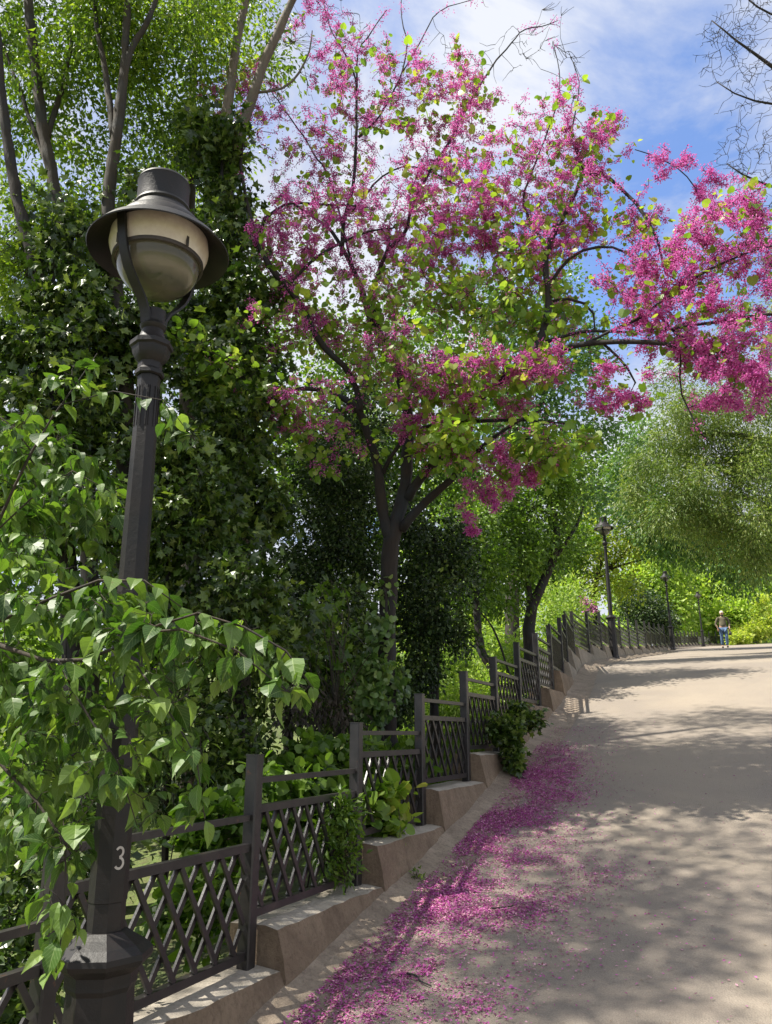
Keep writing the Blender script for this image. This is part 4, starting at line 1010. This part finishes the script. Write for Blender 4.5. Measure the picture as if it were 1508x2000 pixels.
fore_limbs = [
 [(-420, 1500, 2.5, .035), (-250, 1330, 2.4, .028), (-60, 1240, 2.3, .016), (0, 1256, 2.25, .009), (60, 1272, 2.2, .0085), (110, 1290, 2.15, .008), (190, 1272, 2.1, .007), (270, 1236, 2.05, .006), (330, 1204, 2.0, .0055), (390, 1195, 2.0, .005), (450, 1212, 2.0, .0045), (530, 1250, 2.0, .004), (590, 1300, 2.0, .003), (612, 1345, 2.0, .002)],
 [(270, 1236, 2.05, .005), (330, 1222, 2.0, .0045), (400, 1250, 1.95, .004), (470, 1275, 1.95, .0035), (530, 1310, 1.95, .003), (560, 1350, 1.95, .002)],
 [(-60, 1240, 2.3, .012), (60, 1190, 2.25, .009), (150, 1150, 2.2, .006), (240, 1125, 2.15, .0045), (320, 1150, 2.1, .003), (360, 1190, 2.1, .002)],
 [(110, 1290, 2.15, .006), (150, 1370, 2.1, .005), (210, 1450, 2.1, .004), (250, 1540, 2.1, .003), (270, 1620, 2.1, .002)],
 [(-150, 1330, 2.3, .012), (0, 1480, 2.2, .008), (50, 1540, 2.15, .006), (110, 1600, 2.1, .005), (140, 1700, 2.1, .004), (120, 1800, 2.1, .003), (110, 1900, 2.1, .002)],
 [(270, 1300, 2.05, .004), (320, 1370, 2.0, .0035), (370, 1440, 2.0, .003), (390, 1530, 2.0, .0025), (400, 1600, 2.0, .002)],
 [(-120, 1270, 2.4, .010), (-20, 1050, 2.4, .008), (60, 880, 2.4, .006), (120, 790, 2.4, .0045), (175, 715, 2.4, .003), (190, 690, 2.4, .002)],
 [(60, 880, 2.4, .004), (20, 830, 2.4, .0035), (-20, 800, 2.4, .003)],
 [(-20, 1050, 2.4, .005), (80, 960, 2.4, .004), (160, 915, 2.35, .003), (215, 960, 2.35, .002)],
 [(120, 790, 2.4, .003), (190, 765, 2.4, .003), (280, 775, 2.35, .0025), (350, 800, 2.35, .0022), (380, 860, 2.35, .0018)],
]
fore_blobs = [(120, 1200, 2.25, 140, 60, .16, 30), (260, 1210, 2.15, 130, 70, .14, 34), (420, 1270, 2.05, 110, 60, .12, 26), (560, 1330, 2.0, 55, 45, .08, 12), (200, 1330, 2.2, 170, 80, .16, 40), (330, 1400, 2.1, 90, 90, .12, 26),
 (90, 1440, 2.25, 110, 90, .16, 32), (240, 1520, 2.15, 100, 80, .12, 26), (100, 1620, 2.2, 90, 90, .14, 24), (120, 1760, 2.15, 60, 100, .10, 14), (30, 1550, 2.3, 60, 120, .15, 22), (370, 1530, 2.05, 40, 90, .06, 8),
 (150, 740, 2.4, 55, 50, .08, 7), (40, 840, 2.4, 70, 60, .10, 9), (130, 930, 2.38, 90, 60, .10, 10), (340, 840, 2.33, 45, 60, .05, 6), (20, 960, 2.5, 60, 90, .12, 10), (60, 1090, 2.4, 90, 60, .14, 16), (200, 1150, 2.3, 110, 40, .12, 16), (40, 880, 3.0, 110, 110, .25, 30), (160, 1010, 3.0, 130, 80, .25, 34), (30, 1120, 2.9, 110, 80, .25, 30), (70, 1330, 2.8, 120, 90, .2, 30), (200, 1420, 2.7, 150, 90, .2, 34), (60, 1560, 2.7, 110, 110, .2, 24)]
root, nodes, rad, _, _, _ = make_tree('hackberry_tree', 'low branches of large pointed leaves hanging in front of the nearest lamp post', 'tree', [[(a, b, c, d * .7) for a, b, c, d in L] for L in fore_limbs], None, BARK, L_ELM, jit=.003, ground=True)
T, W = blob_targets([b[:6] + (int(b[6] * 2.6),) for b in fore_blobs], 4)
P, R = grow(nodes, rad, T, wob=.10, rmax=.0025, rk=.003, rmin=.0008)
bm = MB(); batch_tubes(bm, P, R, 4); bm.build('branches', BARK, root)
# leaves alternate left and right along each shoot and hang towards their tips
def shoot_leaves(mb_, paths, step=.034, size=.085, tpl='ovate'):
    pos = []; tip = []; nr = []; sz = []
    for Q in paths:
        seg = np.linalg.norm(Q[1:] - Q[:-1], axis=1); u = np.concatenate([[0], np.cumsum(seg)]); L = u[-1]
        s = L * .15 + rng.random() * step; k = 0
        while s < L + .002:
            i = min(len(seg) - 1, int(np.searchsorted(u, s, side='right') - 1)); t = (s - u[i]) / max(seg[i], 1e-6)
            p = Q[i] * (1 - t) + Q[i + 1] * t; d = norm(Q[i + 1] - Q[i])
            side = norm(np.cross(d, (0, 0, 1.0))) * (1 if k % 2 else -1)
            end = s > L - step
            tp = (d * (.9 if end else .45) + side * (0 if end else .75) + np.array((0, 0, -.75)) + rng.normal(size=3) * .22)
            pos.append(p + norm(tp) * .008); tip.append(tp); nr.append(np.array((0, 0, .9)) - d * .0 + rng.normal(size=3) * .30 + side * .25)
            sz.append(size * (.42 + .75 * rng.random()) * (.75 if end else 1)); s += step * (.8 + .5 * rng.random()); k += 1
    pos, tip, nr, sz = np.array(pos), np.array(tip), np.array(nr), np.array(sz); w_ = rng.integers(0, 3, len(pos))
    for q, t_ in enumerate(('ovate', 'ovate2', 'ovate3')):
        k_ = w_ == q; place(mb_, t_, pos[k_], tip[k_], nr[k_], sz[k_])
cm = MB(); shoot_leaves(cm, list(P), .024, .076)
for L in fore_limbs:
    Q, _r = smooth_path(*px_limb([q for q in L if q[0] > -140]), .05); shoot_leaves(cm, [Q], .04, .078)
cr = cm.build('crown', L_ELM_V, root)
tv = TPL['ovate'][0]; nl = len(cr.data.vertices) // len(tv)
at_ = cr.data.attributes.new('leafco', 'FLOAT_VECTOR', 'POINT')
at_.data.foreach_set('vector', np.tile(tv, (nl, 1)).astype(np.float32).ravel())

# leafy understorey between the fence and the trees
def bush(name, label, blobs, lm, tpl, size, per, spread=.06, cat='plant', droop=.2, up=.8, bark=BARK, stem_r=.008, group=None, clump=5):
    bx, by, bY = blobs[0][0], blobs[0][1], blobs[0][2]
    c = at(bx, by, bY); g = float(ground_z(c[0], c[1])[0])
    root = empty(name, (c[0], c[1], g)); tag(root, label, cat, group)
    T, W = blob_targets(blobs, clump)
    hh = max(.1, T[:, 2].mean() - g)
    st = np.stack([np.array((c[0], c[1], g - .03)) + np.array((.02 * k, .01 * k, hh * .6 * k / 4)) for k in range(5)])
    m = MB(); m.tube(st, np.linspace(stem_r, stem_r * .5, 5), 6)
    P, R = grow(st, np.full(5, stem_r), T, wob=.12, rmax=stem_r * .7, rk=.005); batch_tubes(m, P, R, 3); m.build('stem', bark, root)
    cm = MB(); leaves_on(cm, P, np.maximum(1, (per * W).astype(int)), tpl, size, spread, droop, up, .3); cm.build('foliage', lm, root)
    return root
bush('understorey_shrub', 'leafy green undergrowth behind the lattice right of the nearest lamp post', [(430, 1620, 4.9, 110, 70, .4, 90), (560, 1560, 5.2, 80, 60, .4, 70), (370, 1750, 4.5, 90, 80, .3, 60)], L_MID, 'heart', .06, 9, .05)
bush('understorey_shrub', 'shaded undergrowth left of the nearest lamp post at the bottom left corner', [(70, 1760, 3.7, 100, 110, .4, 120), (30, 1930, 3.4, 90, 80, .3, 80), (160, 1640, 4.2, 120, 80, .4, 90)], L_IVY, 'wide', .05, 12, .06)
bush('understorey_shrub', 'dark undergrowth low behind the fence between the lamp post and the ivy thicket', [(330, 1450, 5.6, 160, 80, .5, 140), (180, 1500, 5.2, 140, 80, .5, 120), (460, 1480, 5.8, 90, 60, .4, 90)], L_IVY, 'wide', .055, 13, .07)
bush('ground_ivy', 'low heart-leaved creeper covering the soil behind the second and third lattice panels', [(600, 1500, 5.9, 90, 40, .4, 90), (690, 1480, 6.3, 70, 35, .4, 70), (780, 1500, 6.6, 80, 40, .4, 60), (650, 1580, 5.5, 80, 40, .3, 60)], L_MID, 'heart', .065, 8, .05, 'creeper', .1, 1.2)
bush('elderberry_seedling', 'bushy green seedling pushing through the lattice above the low wall', [(655, 1610, 4.86, 38, 60, .12, 60), (640, 1660, 4.8, 30, 40, .10, 30)], L_MID, 'fold', .042, 16, .035)
bush('vine_seedling', 'round-leaved vine shoot climbing the third lattice panel', [(745, 1570, 5.5, 36, 40, .10, 26), (770, 1560, 5.55, 30, 30, .08, 12)], L_RED, 'heart', .075, 5, .03)
bush('ivy_clump', 'dark ivy clump spilling over the stepped wall onto the path edge', [(985, 1440, 7.75, 32, 34, .14, 70), (1010, 1400, 8.1, 34, 22, .14, 46), (1002, 1480, 7.6, 18, 26, .1, 30), (1035, 1408, 8.2, 18, 14, .1, 20)], L_IVY, 'ivy', .05, 14, .04, 'ivy')
bush('weed', 'small green weed growing where the wall meets the path', [(808, 1712, 5.35, 12, 12, .05, 16)], L_MID, 'fold', .03, 8, .02, 'weed')
bush('vine_shrub', 'broad-leaved green shoots in front of the dark shrub, left of the trunk foot', [(640, 1190, 6.6, 45, 40, .3, 14), (600, 1150, 6.5, 50, 40, .3, 9)], L_MID, 'ivy', .085, 5, .06)
bush('yellow_shrub', 'yellow green weedy bank plants at the right edge beyond the path', [(1470, 1235, 60, 40, 14, 1.5, 120), (1500, 1200, 60, 22, 36, 1.2, 90), (1435, 1250, 58, 26, 8, 1.0, 60)], L_YEL, 'wide', .20, 16, .2, 'shrub')
# brown dead tangle in the shade
b_ = bush('dry_vine_tangle', 'brown tangle of dead vines hanging in the shade behind the second fence panel', [(600, 1400, 6.3, 70, 60, .3, 120), (680, 1420, 6.5, 40, 50, .3, 60)], BARK, 'narrow', .08, 2, .05, 'vine', 1.2, .1)
# slope plants
k = 0
slope = [(870, 1330, 14, 'pale green weeds on the sunny slope right of the trunk foot'), (930, 1360, 11.5, 'pale green weeds close behind the fence, right of the dark shrub'), (860, 1290, 18, 'bright sunlit bush on the slope behind the thin curved trunk'),
         (960, 1260, 19, 'bright sunlit bush on the slope between the two dark curved trunks'), (1000, 1290, 14.5, 'low green bush just behind the fence below the curved trunk'), (1100, 1180, 26, 'sunlit pale green bush behind the fence peak'), (1080, 1215, 19, 'low light green plant at the fence peak'), (880, 1380, 10.5, 'fresh weeds in the gap above the third lattice panel')]
for x, y, Y, lb in slope:
    bush('slope_shrub', lb, [(x, y, Y, 45, 26, Y * .05, 90), (x + 14, y - 18, Y, 30, 20, Y * .04, 40)], L_FAR, 'fold', .004 * Y + .02, 18, .012 * Y, 'shrub', group='pale shrubs on the slope')

# grass on the slope, one mass
gm = MB(); n = 60000
Yg = 7 + 45 * rng.random(n) ** 1.7; xg = 754 + (rng.random(n) * 560 - 60)
rx = (xg - 754) / 1561; X = rx * Yg
d = side_of_fence(X, Yg); ok = d < -.25
X, Yg = X[ok], Yg[ok]; Z = ground_z(X, Yg); Z += np.array([mnoise((float(a) * .35, float(b) * .35, 0)) for a, b in zip(X, Yg)]) * .22 - .02
pos = np.stack([X, Yg, Z], 1); n = len(pos)
place(gm, 'nquad', pos, rnd(n) * .45 + np.array((0, 0, 1)), rnd(n), (.10 + .012 * Yg) * (.6 + .8 * rng.random(n)))
tag(gm.build('grass', L_GRASS), 'light green grass on the slope beyond the fence', 'grass', kind='stuff')
# distant woods, one mass
wm = MB(); n = 26000
th = np.radians(-40 + 85 * rng.random(n)); rr_ = 85 + 30 * rng.random(n); X = rr_ * np.sin(th); Yw = rr_ * np.cos(th); Z = ground_z(X, Yw) + 9 * rng.random(n) * (.75 + .35 * np.sin(th * 23) + .2 * np.sin(th * 61))
place(wm, 'wide', np.stack([X, Yw, Z], 1), rnd(n), rnd(n) * .6 + np.array((0, 0, .7)), .9 * (.6 + .8 * rng.random(n)))
tag(wm.build('distant_woods', L_FAR), 'soft light green woods closing the view behind the path', 'woods', kind='stuff')

# ---------------------------------------------------------------- fallen petals
pm = MB(); n = 1500000
X = -1.3 + 5.6 * rng.random(n); Yp = 2.6 + 7.0 * rng.random(n)
dz = prof(X, Yp) - EYE
dep = Yp * cos(PITCH) + dz * sin(PITCH); U = 754 + FPX * X / dep; Vv = 1000 - FPX * (dz * cos(PITCH) - Yp * sin(PITCH)) / dep
def gpatch(cx, cy, sx, sy, ang=0, a=1.0):
    c, s = cos(radians(ang)), sin(radians(ang)); du = U - cx; dv = Vv - cy
    return a * np.exp(-(((du * c + dv * s) / sx) ** 2 + ((-du * s + dv * c) / sy) ** 2) ** 1.3)
dens = (gpatch(975, 1640, 165, 72, -42, .80) + gpatch(1050, 1540, 85, 50, -45, .35) + gpatch(1070, 1745, 130, 22, -14, .26) + gpatch(975, 1800, 130, 28, -14, .42) + gpatch(830, 1780, 110, 56, -40, .75)
        + gpatch(770, 1890, 150, 64, -28, 1.0) + gpatch(880, 1850, 100, 28, -30, .5) + gpatch(690, 1970, 150, 60, -14, 1.0) + gpatch(880, 1960, 110, 36, 0, .5) + gpatch(930, 1780, 250, 170, -40, .13) + gpatch(1100, 1850, 320, 250, 0, .016) + gpatch(1050, 1500, 60, 36, -20, .26))
nzf = lambda f, o: np.array([mnoise((float(a) * f, float(b) * f, o)) for a, b in zip(X, Yp)])
nz1 = nzf(2.0, 1.5) + .7 * nzf(6.5, 4) + .6 * nzf(19, 7)
dens = dens * np.clip(.52 + .85 * nz1, .12, 1.5)
d = side_of_fence(X, Yp)
ok = (rng.random(n) < dens * .85) & (d > .30)
X, Yp = X[ok], Yp[ok]; n = len(X); d = d[ok]
Z = prof(X, Yp) + np.where(d < .52, .07 * (1 - (d - .15) / .37) ** 2, 0) + .004 + .008 * rng.random(n)
place(pm, 'quad', np.stack([X, Yp, Z], 1), rnd(n) * np.array((1, 1, .25)), rnd(n) * .35 + np.array((0, 0, 1)), 0.0155 * (.6 + .8 * rng.random(n)))
tag(pm.build('fallen_petals', L_PETAL), 'magenta petals scattered in drifts on the path beside the wall', 'petals', kind='stuff')
print('petals', n)
# dry bits on the asphalt
lm_ = MB(); n = 60000
X = -1.5 + 10 * rng.random(n); Yl = 2.5 + 12 * rng.random(n); d = side_of_fence(X, Yl); ok = (d > .24) & (rng.random(n) < .03 + .28 * np.exp(-((d - .42) / .14) ** 2)); X, Yl = X[ok], Yl[ok]; n = len(X)
place(lm_, 'fold', np.stack([X, Yl, prof(X, Yl) + .006 + np.where(d[ok] < .52, .07 * (1 - (d[ok] - .15) / .37) ** 2, 0)], 1), rnd(n) * np.array((1, 1, .1)), rnd(n) * .3 + np.array((0, 0, 1)), .012 * (.4 + 1.1 * rng.random(n) ** 2))
tag(lm_.build('leaf_litter', solid('dry_leaf', (.12, .07, .035), .9, col2=(.35, .27, .16), vscale=40)), 'tiny dry leaf bits strewn over the asphalt', 'leaf litter', kind='stuff')
def twig(px, lb, curve):
    c = at(*px)
    P = np.array([(c[0] + a, c[1] + b, float(prof(c[0] + a, c[1] + b)) + .012) for a, b in curve])
    m = MB(); P2, R2 = smooth_path(P, np.linspace(.007, .003, len(P)), .02, .001); m.tube(P2, R2, 6)
    tag(m.build('twig', BARK_DK, smooth=True, base=P[0]), lb, 'twig')
twig((818, 1773, 5.0), 'short dark twig lying on the petals near the wall', [(0, 0), (.05, .02), (.09, .05)])
twig((795, 1895, 4.2), 'thin crooked twig lying across the nearest petal drift', [(0, 0), (.04, -.03), (.06, -.09), (.11, -.14)])
twig((960, 1805, 4.9), 'short dark twig on the right-hand petal drift', [(0, 0), (.06, 0), (.13, .01)])

# ================================================================== THE WALKER
def skin(name, V, Ed, R, mat, parent, sub=2):
    me = bpy.data.meshes.new(name); me.from_pydata([tuple(v) for v in V], Ed, []); me.materials.append(mat)
    o = bpy.data.objects.new(name, me); COL.objects.link(o); o.parent = parent
    md = o.modifiers.new('skin', 'SKIN'); md.use_smooth_shade = True
    sv = me.skin_vertices[0].data
    for i, r in enumerate(R):
        r = r if isinstance(r, tuple) else (r, r)
        sv[i].radius = r; sv[i].use_root = (i == 0)
    s = o.modifiers.new('sub', 'SUBSURF'); s.levels = sub; s.render_levels = sub
    return o
M_SKIN = solid('skin', (.42, .24, .16), .55, col2=(.48, .28, .19))
M_SWEAT = solid('olive_knit', (.115, .10, .06), .9, col2=(.15, .13, .085), vscale=20, bmp=.4, bscale=150)
M_JEANS = solid('blue_denim', (.07, .13, .25), .85, col2=(.16, .25, .40), vscale=9, bmp=.3, bscale=150)
M_BLACK = solid('black_cloth', (.012, .012, .013), .7, col2=(.03, .03, .03))
M_CAP = solid('pale_cap', (.62, .56, .46), .8, col2=(.7, .65, .55))
wx, wy = 16.2, 37.0
per = empty('person', (wx, wy, float(prof(wx, wy)) + .004), radians(-20))
tag(per, 'walking bearded person in an olive sweater, blue jeans and pale cap, coming down the path', 'person')
# local frame: the figure faces -y (towards the camera), feet at z = 0
V = [(0, 0, .98), (0, 0, 1.12), (0, 0, 1.28), (0, .0, 1.43), (0, -.005, 1.50), (0, -.02, 1.56),
     (.10, 0, .93), (.105, -.06, .50), (.10, .04, .09), (.10, -.10, .045),
     (-.10, 0, .93), (-.11, .03, .50), (-.115, .13, .12), (-.12, .04, .045),
     (.20, 0, 1.41), (.29, .03, 1.14), (.27, -.07, .92), (.265, -.10, .86),
     (-.20, 0, 1.41), (-.31, .05, 1.15), (-.25, -.06, .96), (-.235, -.09, .90)]
Ed = [(0, 1), (1, 2), (2, 3), (3, 4), (4, 5), (0, 6), (6, 7), (7, 8), (8, 9), (0, 10), (10, 11), (11, 12), (12, 13), (3, 14), (14, 15), (15, 16), (16, 17), (3, 18), (18, 19), (19, 20), (20, 21)]
R = [(.15, .12), (.16, .12), (.165, .12), (.11, .09), .052, .055, .085, .058, .034, .026, .085, .058, .034, .026, .06, .042, .032, .03, .06, .042, .032, .03]
body = skin('body', V, Ed, R, M_SKIN, per)
fm = MB()
hv = Vector((0, -.03, 1.63))
# head with face relief: sculpted ellipsoid
nu, nv_ = 28, 20
Vh = []
for j in range(nv_ + 1):
    ph = pi * j / nv_
    for i in range(nu):
        th = 2 * pi * i / nu
        x = sin(ph) * cos(th) * .076; y = sin(ph) * sin(th) * .098; z = cos(ph) * .122
        front = max(0, -y / .098)
        jaw = 1 - .22 * max(0, -z / .122)
        x *= jaw
        nose = math.exp(-((x / .014) ** 2 + ((z + .012) / .028) ** 2)) * front
        eye = sum(math.exp(-(((x - s * .032) / .014) ** 2 + ((z - .012) / .010) ** 2)) for s in (-1, 1)) * front
        mouth = math.exp(-((x / .024) ** 2 + ((z + .062) / .006) ** 2)) * front
        brow = math.exp(-(((abs(x) - .03) / .022) ** 2 + ((z - .032) / .009) ** 2)) * front
        y += -.024 * nose + .010 * eye + .006 * mouth - .006 * brow
        Vh.append((x + hv.x, y + hv.y, z + hv.z))
F = [(j * nu + i, (j + 1) * nu + i, (j + 1) * nu + (i + 1) % nu, j * nu + (i + 1) % nu) for j in range(nv_) for i in range(nu)]
fm.add(Vh, F); 
for s in (-1, 1):
    fm.tube([(s * .072, -.02, 1.655), (s * .085, -.012, 1.64), (s * .082, -.014, 1.605)], [.008, .012, .006], 8)
head = fm.build('head', M_SKIN, None, smooth=True); head.parent = per
ORIG[head.name] = (0, 0, 0)
def lump(name, fn, mat):
    m = MB(); V2 = []
    for j in range(13):
        ph = pi * j / 12
        for i in range(20):
            th = 2 * pi * i / 20; V2.append(fn(sin(ph) * cos(th), sin(ph) * sin(th), cos(ph)))
    F2 = [(j * 20 + i, (j + 1) * 20 + i, (j + 1) * 20 + (i + 1) % 20, j * 20 + (i + 1) % 20) for j in range(12) for i in range(20)]
    m.add(V2, F2); o = m.build(name, mat, None, smooth=True); o.parent = per; return o
lump('beard', lambda x, y, z: (x * .064, -.055 + y * .068 - .01 * (z < 0), 1.552 + z * (.055 if z < 0 else .030)), M_BLACK)
lump('hair', lambda x, y, z: (x * .081, -.012 + y * .088 + .012, 1.655 + z * .075), M_BLACK)
cap = MB(); cap.lathe([(.0, 1.775), (.04, 1.768), (.072, 1.74), (.086, 1.70), (.088, 1.672), (.083, 1.672)], 24, c=(0, -.025, 0))
cap.add([(-.06, -.10, 1.685), (.06, -.10, 1.685), (.045, -.185, 1.67), (-.045, -.185, 1.67), (-.06, -.10, 1.678), (.06, -.10, 1.678), (.045, -.185, 1.663), (-.045, -.185, 1.663)], [(0, 1, 2, 3), (7, 6, 5, 4), (0, 3, 7, 4), (3, 2, 6, 7), (2, 1, 5, 6)])
c_ = cap.build('cap', M_CAP, None, angle=40); c_.parent = per
skin('sweater', [(0, 0, .95), (0, 0, 1.14), (0, 0, 1.30), (0, 0, 1.43), (.205, 0, 1.405), (.255, .02, 1.27), (.295, .03, 1.13), (.275, -.04, .985), (-.205, 0, 1.405), (-.26, .03, 1.27), (-.315, .05, 1.14), (-.27, -.03, .99)],
     [(0, 1), (1, 2), (2, 3), (3, 4), (4, 5), (5, 6), (6, 7), (3, 8), (8, 9), (9, 10), (10, 11)],
     [(.175, .14), (.19, .15), (.19, .145), (.14, .115), .078, .066, .056, .044, .078, .066, .056, .044], M_SWEAT, per)
skin('jeans', [(0, 0, .965), (.10, 0, .88), (.105, -.05, .52), (.10, .04, .11), (-.10, 0, .88), (-.112, .03, .52), (-.115, .12, .14)], [(0, 1), (1, 2), (2, 3), (0, 4), (4, 5), (5, 6)],
     [(.18, .145), .105, .078, .062, .105, .078, .062], M_JEANS, per)
for s, y0 in ((1, 0), (-1, .12)):
    skin('shoe', [(s * .105, .05 + y0 * .9, .055), (s * .105, -.04 + y0 * .9, .045), (s * .11, -.15 + y0 * .9, .035)], [(0, 1), (1, 2)], [(.048, .05), (.05, .045), (.044, .03)], M_BLACK, per)
for s, cx, cy, cz in ((1, .265, -.10, .86), (-1, -.235, -.09, .90)):
    m = MB()
    m.tube([(cx, cy, cz + .02), (cx, cy - .01, cz - .02), (cx, cy - .015, cz - .07)], [.028, .036, .030], 10)
    for f, (dx, L) in enumerate(((-.022, .055), (-.008, .068), (.007, .064), (.021, .050))):
        m.tube([(cx + dx * .9, cy - .015, cz - .065), (cx + dx, cy - .03, cz - .065 - L * .5), (cx + dx, cy - .018, cz - .065 - L)], [.010, .009, .006], 6)
    m.tube([(cx - s * .026, cy - .015, cz - .02), (cx - s * .044, cy - .035, cz - .045), (cx - s * .040, cy - .045, cz - .075)], [.012, .010, .007], 6)
    h = m.build('hand', M_SKIN, None, smooth=True); h.parent = per
bag = MB()
bag.tube([(0, 0, 0), (0, 0, -.02), (0, 0, -.12), (0, 0, -.16)], [.02, .055, .07, .05], 12)
bag.tube([(0, 0, .10), (.025, 0, .05), (.03, 0, -.02)], [.006, .006, .006], 6); bag.tube([(0, 0, .10), (-.025, 0, .05), (-.03, 0, -.02)], [.006, .006, .006], 6)
ca_, sa_ = cos(radians(-20)), sin(radians(-20))
bl = (.275, -.12, .80)
bo = bag.build('handbag', M_BLACK, smooth=True)
bo.location = (wx + bl[0] * ca_ - bl[1] * sa_, wy + bl[0] * sa_ + bl[1] * ca_, per.location.z + bl[2] - .06)
tag(bo, 'small black bag carried at the side of the walking person', 'bag')

# ================================================================== LIGHT, SKY, CAMERA
SUN_EL, SUN_AZ = 56, -97          # azimuth from +Y (view direction), negative = left
to_sun = Vector((sin(radians(SUN_AZ)) * cos(radians(SUN_EL)), cos(radians(SUN_AZ)) * cos(radians(SUN_EL)), sin(radians(SUN_EL))))
sd = bpy.data.lights.new('sun', 'SUN'); sd.energy = 5.0; sd.angle = radians(.5); sd.color = (1, .945, .84)
so = bpy.data.objects.new('sun', sd); COL.objects.link(so); so.rotation_euler = to_sun.to_track_quat('Z', 'Y').to_euler(); so.location = (0, 0, 30)
w = bpy.data.worlds.new('World'); SC.world = w; w.use_nodes = True; nt = w.node_tree; nt.nodes.clear()
out = nt.nodes.new('ShaderNodeOutputWorld'); bg = nt.nodes.new('ShaderNodeBackground'); bg.inputs['Strength'].default_value = .085
sky = nt.nodes.new('ShaderNodeTexSky'); sky.sky_type = 'NISHITA'; sky.sun_disc = False; sky.sun_elevation = radians(SUN_EL); sky.sun_rotation = radians(SUN_AZ)
sky.dust_density = .6; sky.ozone_density = 1.6; sky.air_density = 1.0
tc = nt.nodes.new('ShaderNodeTexCoord')
sep = nt.nodes.new('ShaderNodeSeparateXYZ'); nt.links.new(tc.outputs['Generated'], sep.inputs[0])
def M(op, a, b=None):
    n = nt.nodes.new('ShaderNodeMath'); n.operation = op
    for i, v in enumerate((a, b)):
        if v is None: continue
        if hasattr(v, 'links'): nt.links.new(v, n.inputs[i])
        else: n.inputs[i].default_value = v
    return n.outputs[0]
den = M('ADD', M('MAXIMUM', sep.outputs[2], 0.02), .22)
cmb = nt.nodes.new('ShaderNodeCombineXYZ'); nt.links.new(M('DIVIDE', sep.outputs[0], den), cmb.inputs[0]); nt.links.new(M('DIVIDE', sep.outputs[1], den), cmb.inputs[1])
mp = nt.nodes.new('ShaderNodeMapping'); mp.inputs['Location'].default_value = (3.3, 1.7, 0); nt.links.new(cmb.outputs[0], mp.inputs[0])
n1 = noise_(nt, 2.3, 9, .60, mp.outputs[0], dist=.5); n2 = noise_(nt, 5.0, 6, .6, mp.outputs[0], dist=.3)
# a clearer patch of sky towards the upper right of the view
rp = Vector(at(1190, 170, 1.0)) - Vector((0, 0, EYE)); rp.normalize()
vm = nt.nodes.new('ShaderNodeVectorMath'); vm.operation = 'DOT_PRODUCT'; nt.links.new(tc.outputs['Generated'], vm.inputs[0]); vm.inputs[1].default_value = rp
clear = nt.nodes.new('ShaderNodeMapRange'); clear.inputs[1].default_value = .93; clear.inputs[2].default_value = 1.0; clear.inputs[3].default_value = 0; clear.inputs[4].default_value = .15
nt.links.new(vm.outputs['Value'], clear.inputs[0])
cl = M('SUBTRACT', M('ADD', M('MULTIPLY', n1, .85), M('MULTIPLY', n2, .18)), clear.outputs[0])
mask = ramp(nt, cl, [(.30, (.10, .10, .10)), (.49, (1, 1, 1))])
cloudc = ramp(nt, n1, [(.36, (3.5, 3.8, 4.7)), (.60, (5.2, 5.4, 5.9))])
skyc = mixc(nt, 1.0, sky.outputs[0], (1.12, 1.36, 1.72), 'MULTIPLY')
mixn = mixc(nt, mask, skyc, cloudc)
nt.links.new(mixn, bg.inputs['Color']); nt.links.new(bg.outputs[0], out.inputs[0])

cam = bpy.data.cameras.new('camera'); co = bpy.data.objects.new('camera', cam); COL.objects.link(co)
cam.sensor_fit = 'VERTICAL'; cam.sensor_height = 24; cam.lens = 24 * FPX / 2000; cam.clip_end = 2000; cam.clip_start = .05
co.location = (0, 0, EYE); co.rotation_euler = (radians(90) + PITCH, 0, 0)
SC.camera = co
vs = SC.view_settings; vs.view_transform = 'Standard'; vs.look = 'None'; vs.exposure = 1.02; vs.gamma = 1
SC.cycles.max_bounces = 7; SC.cycles.diffuse_bounces = 4; SC.cycles.glossy_bounces = 2; SC.cycles.transmission_bounces = 5; SC.cycles.transparent_max_bounces = 4
SC.cycles.use_denoising = True
SC.cycles.sample_clamp_indirect = 6
print('faces', sum(len(m.polygons) for m in bpy.data.meshes))
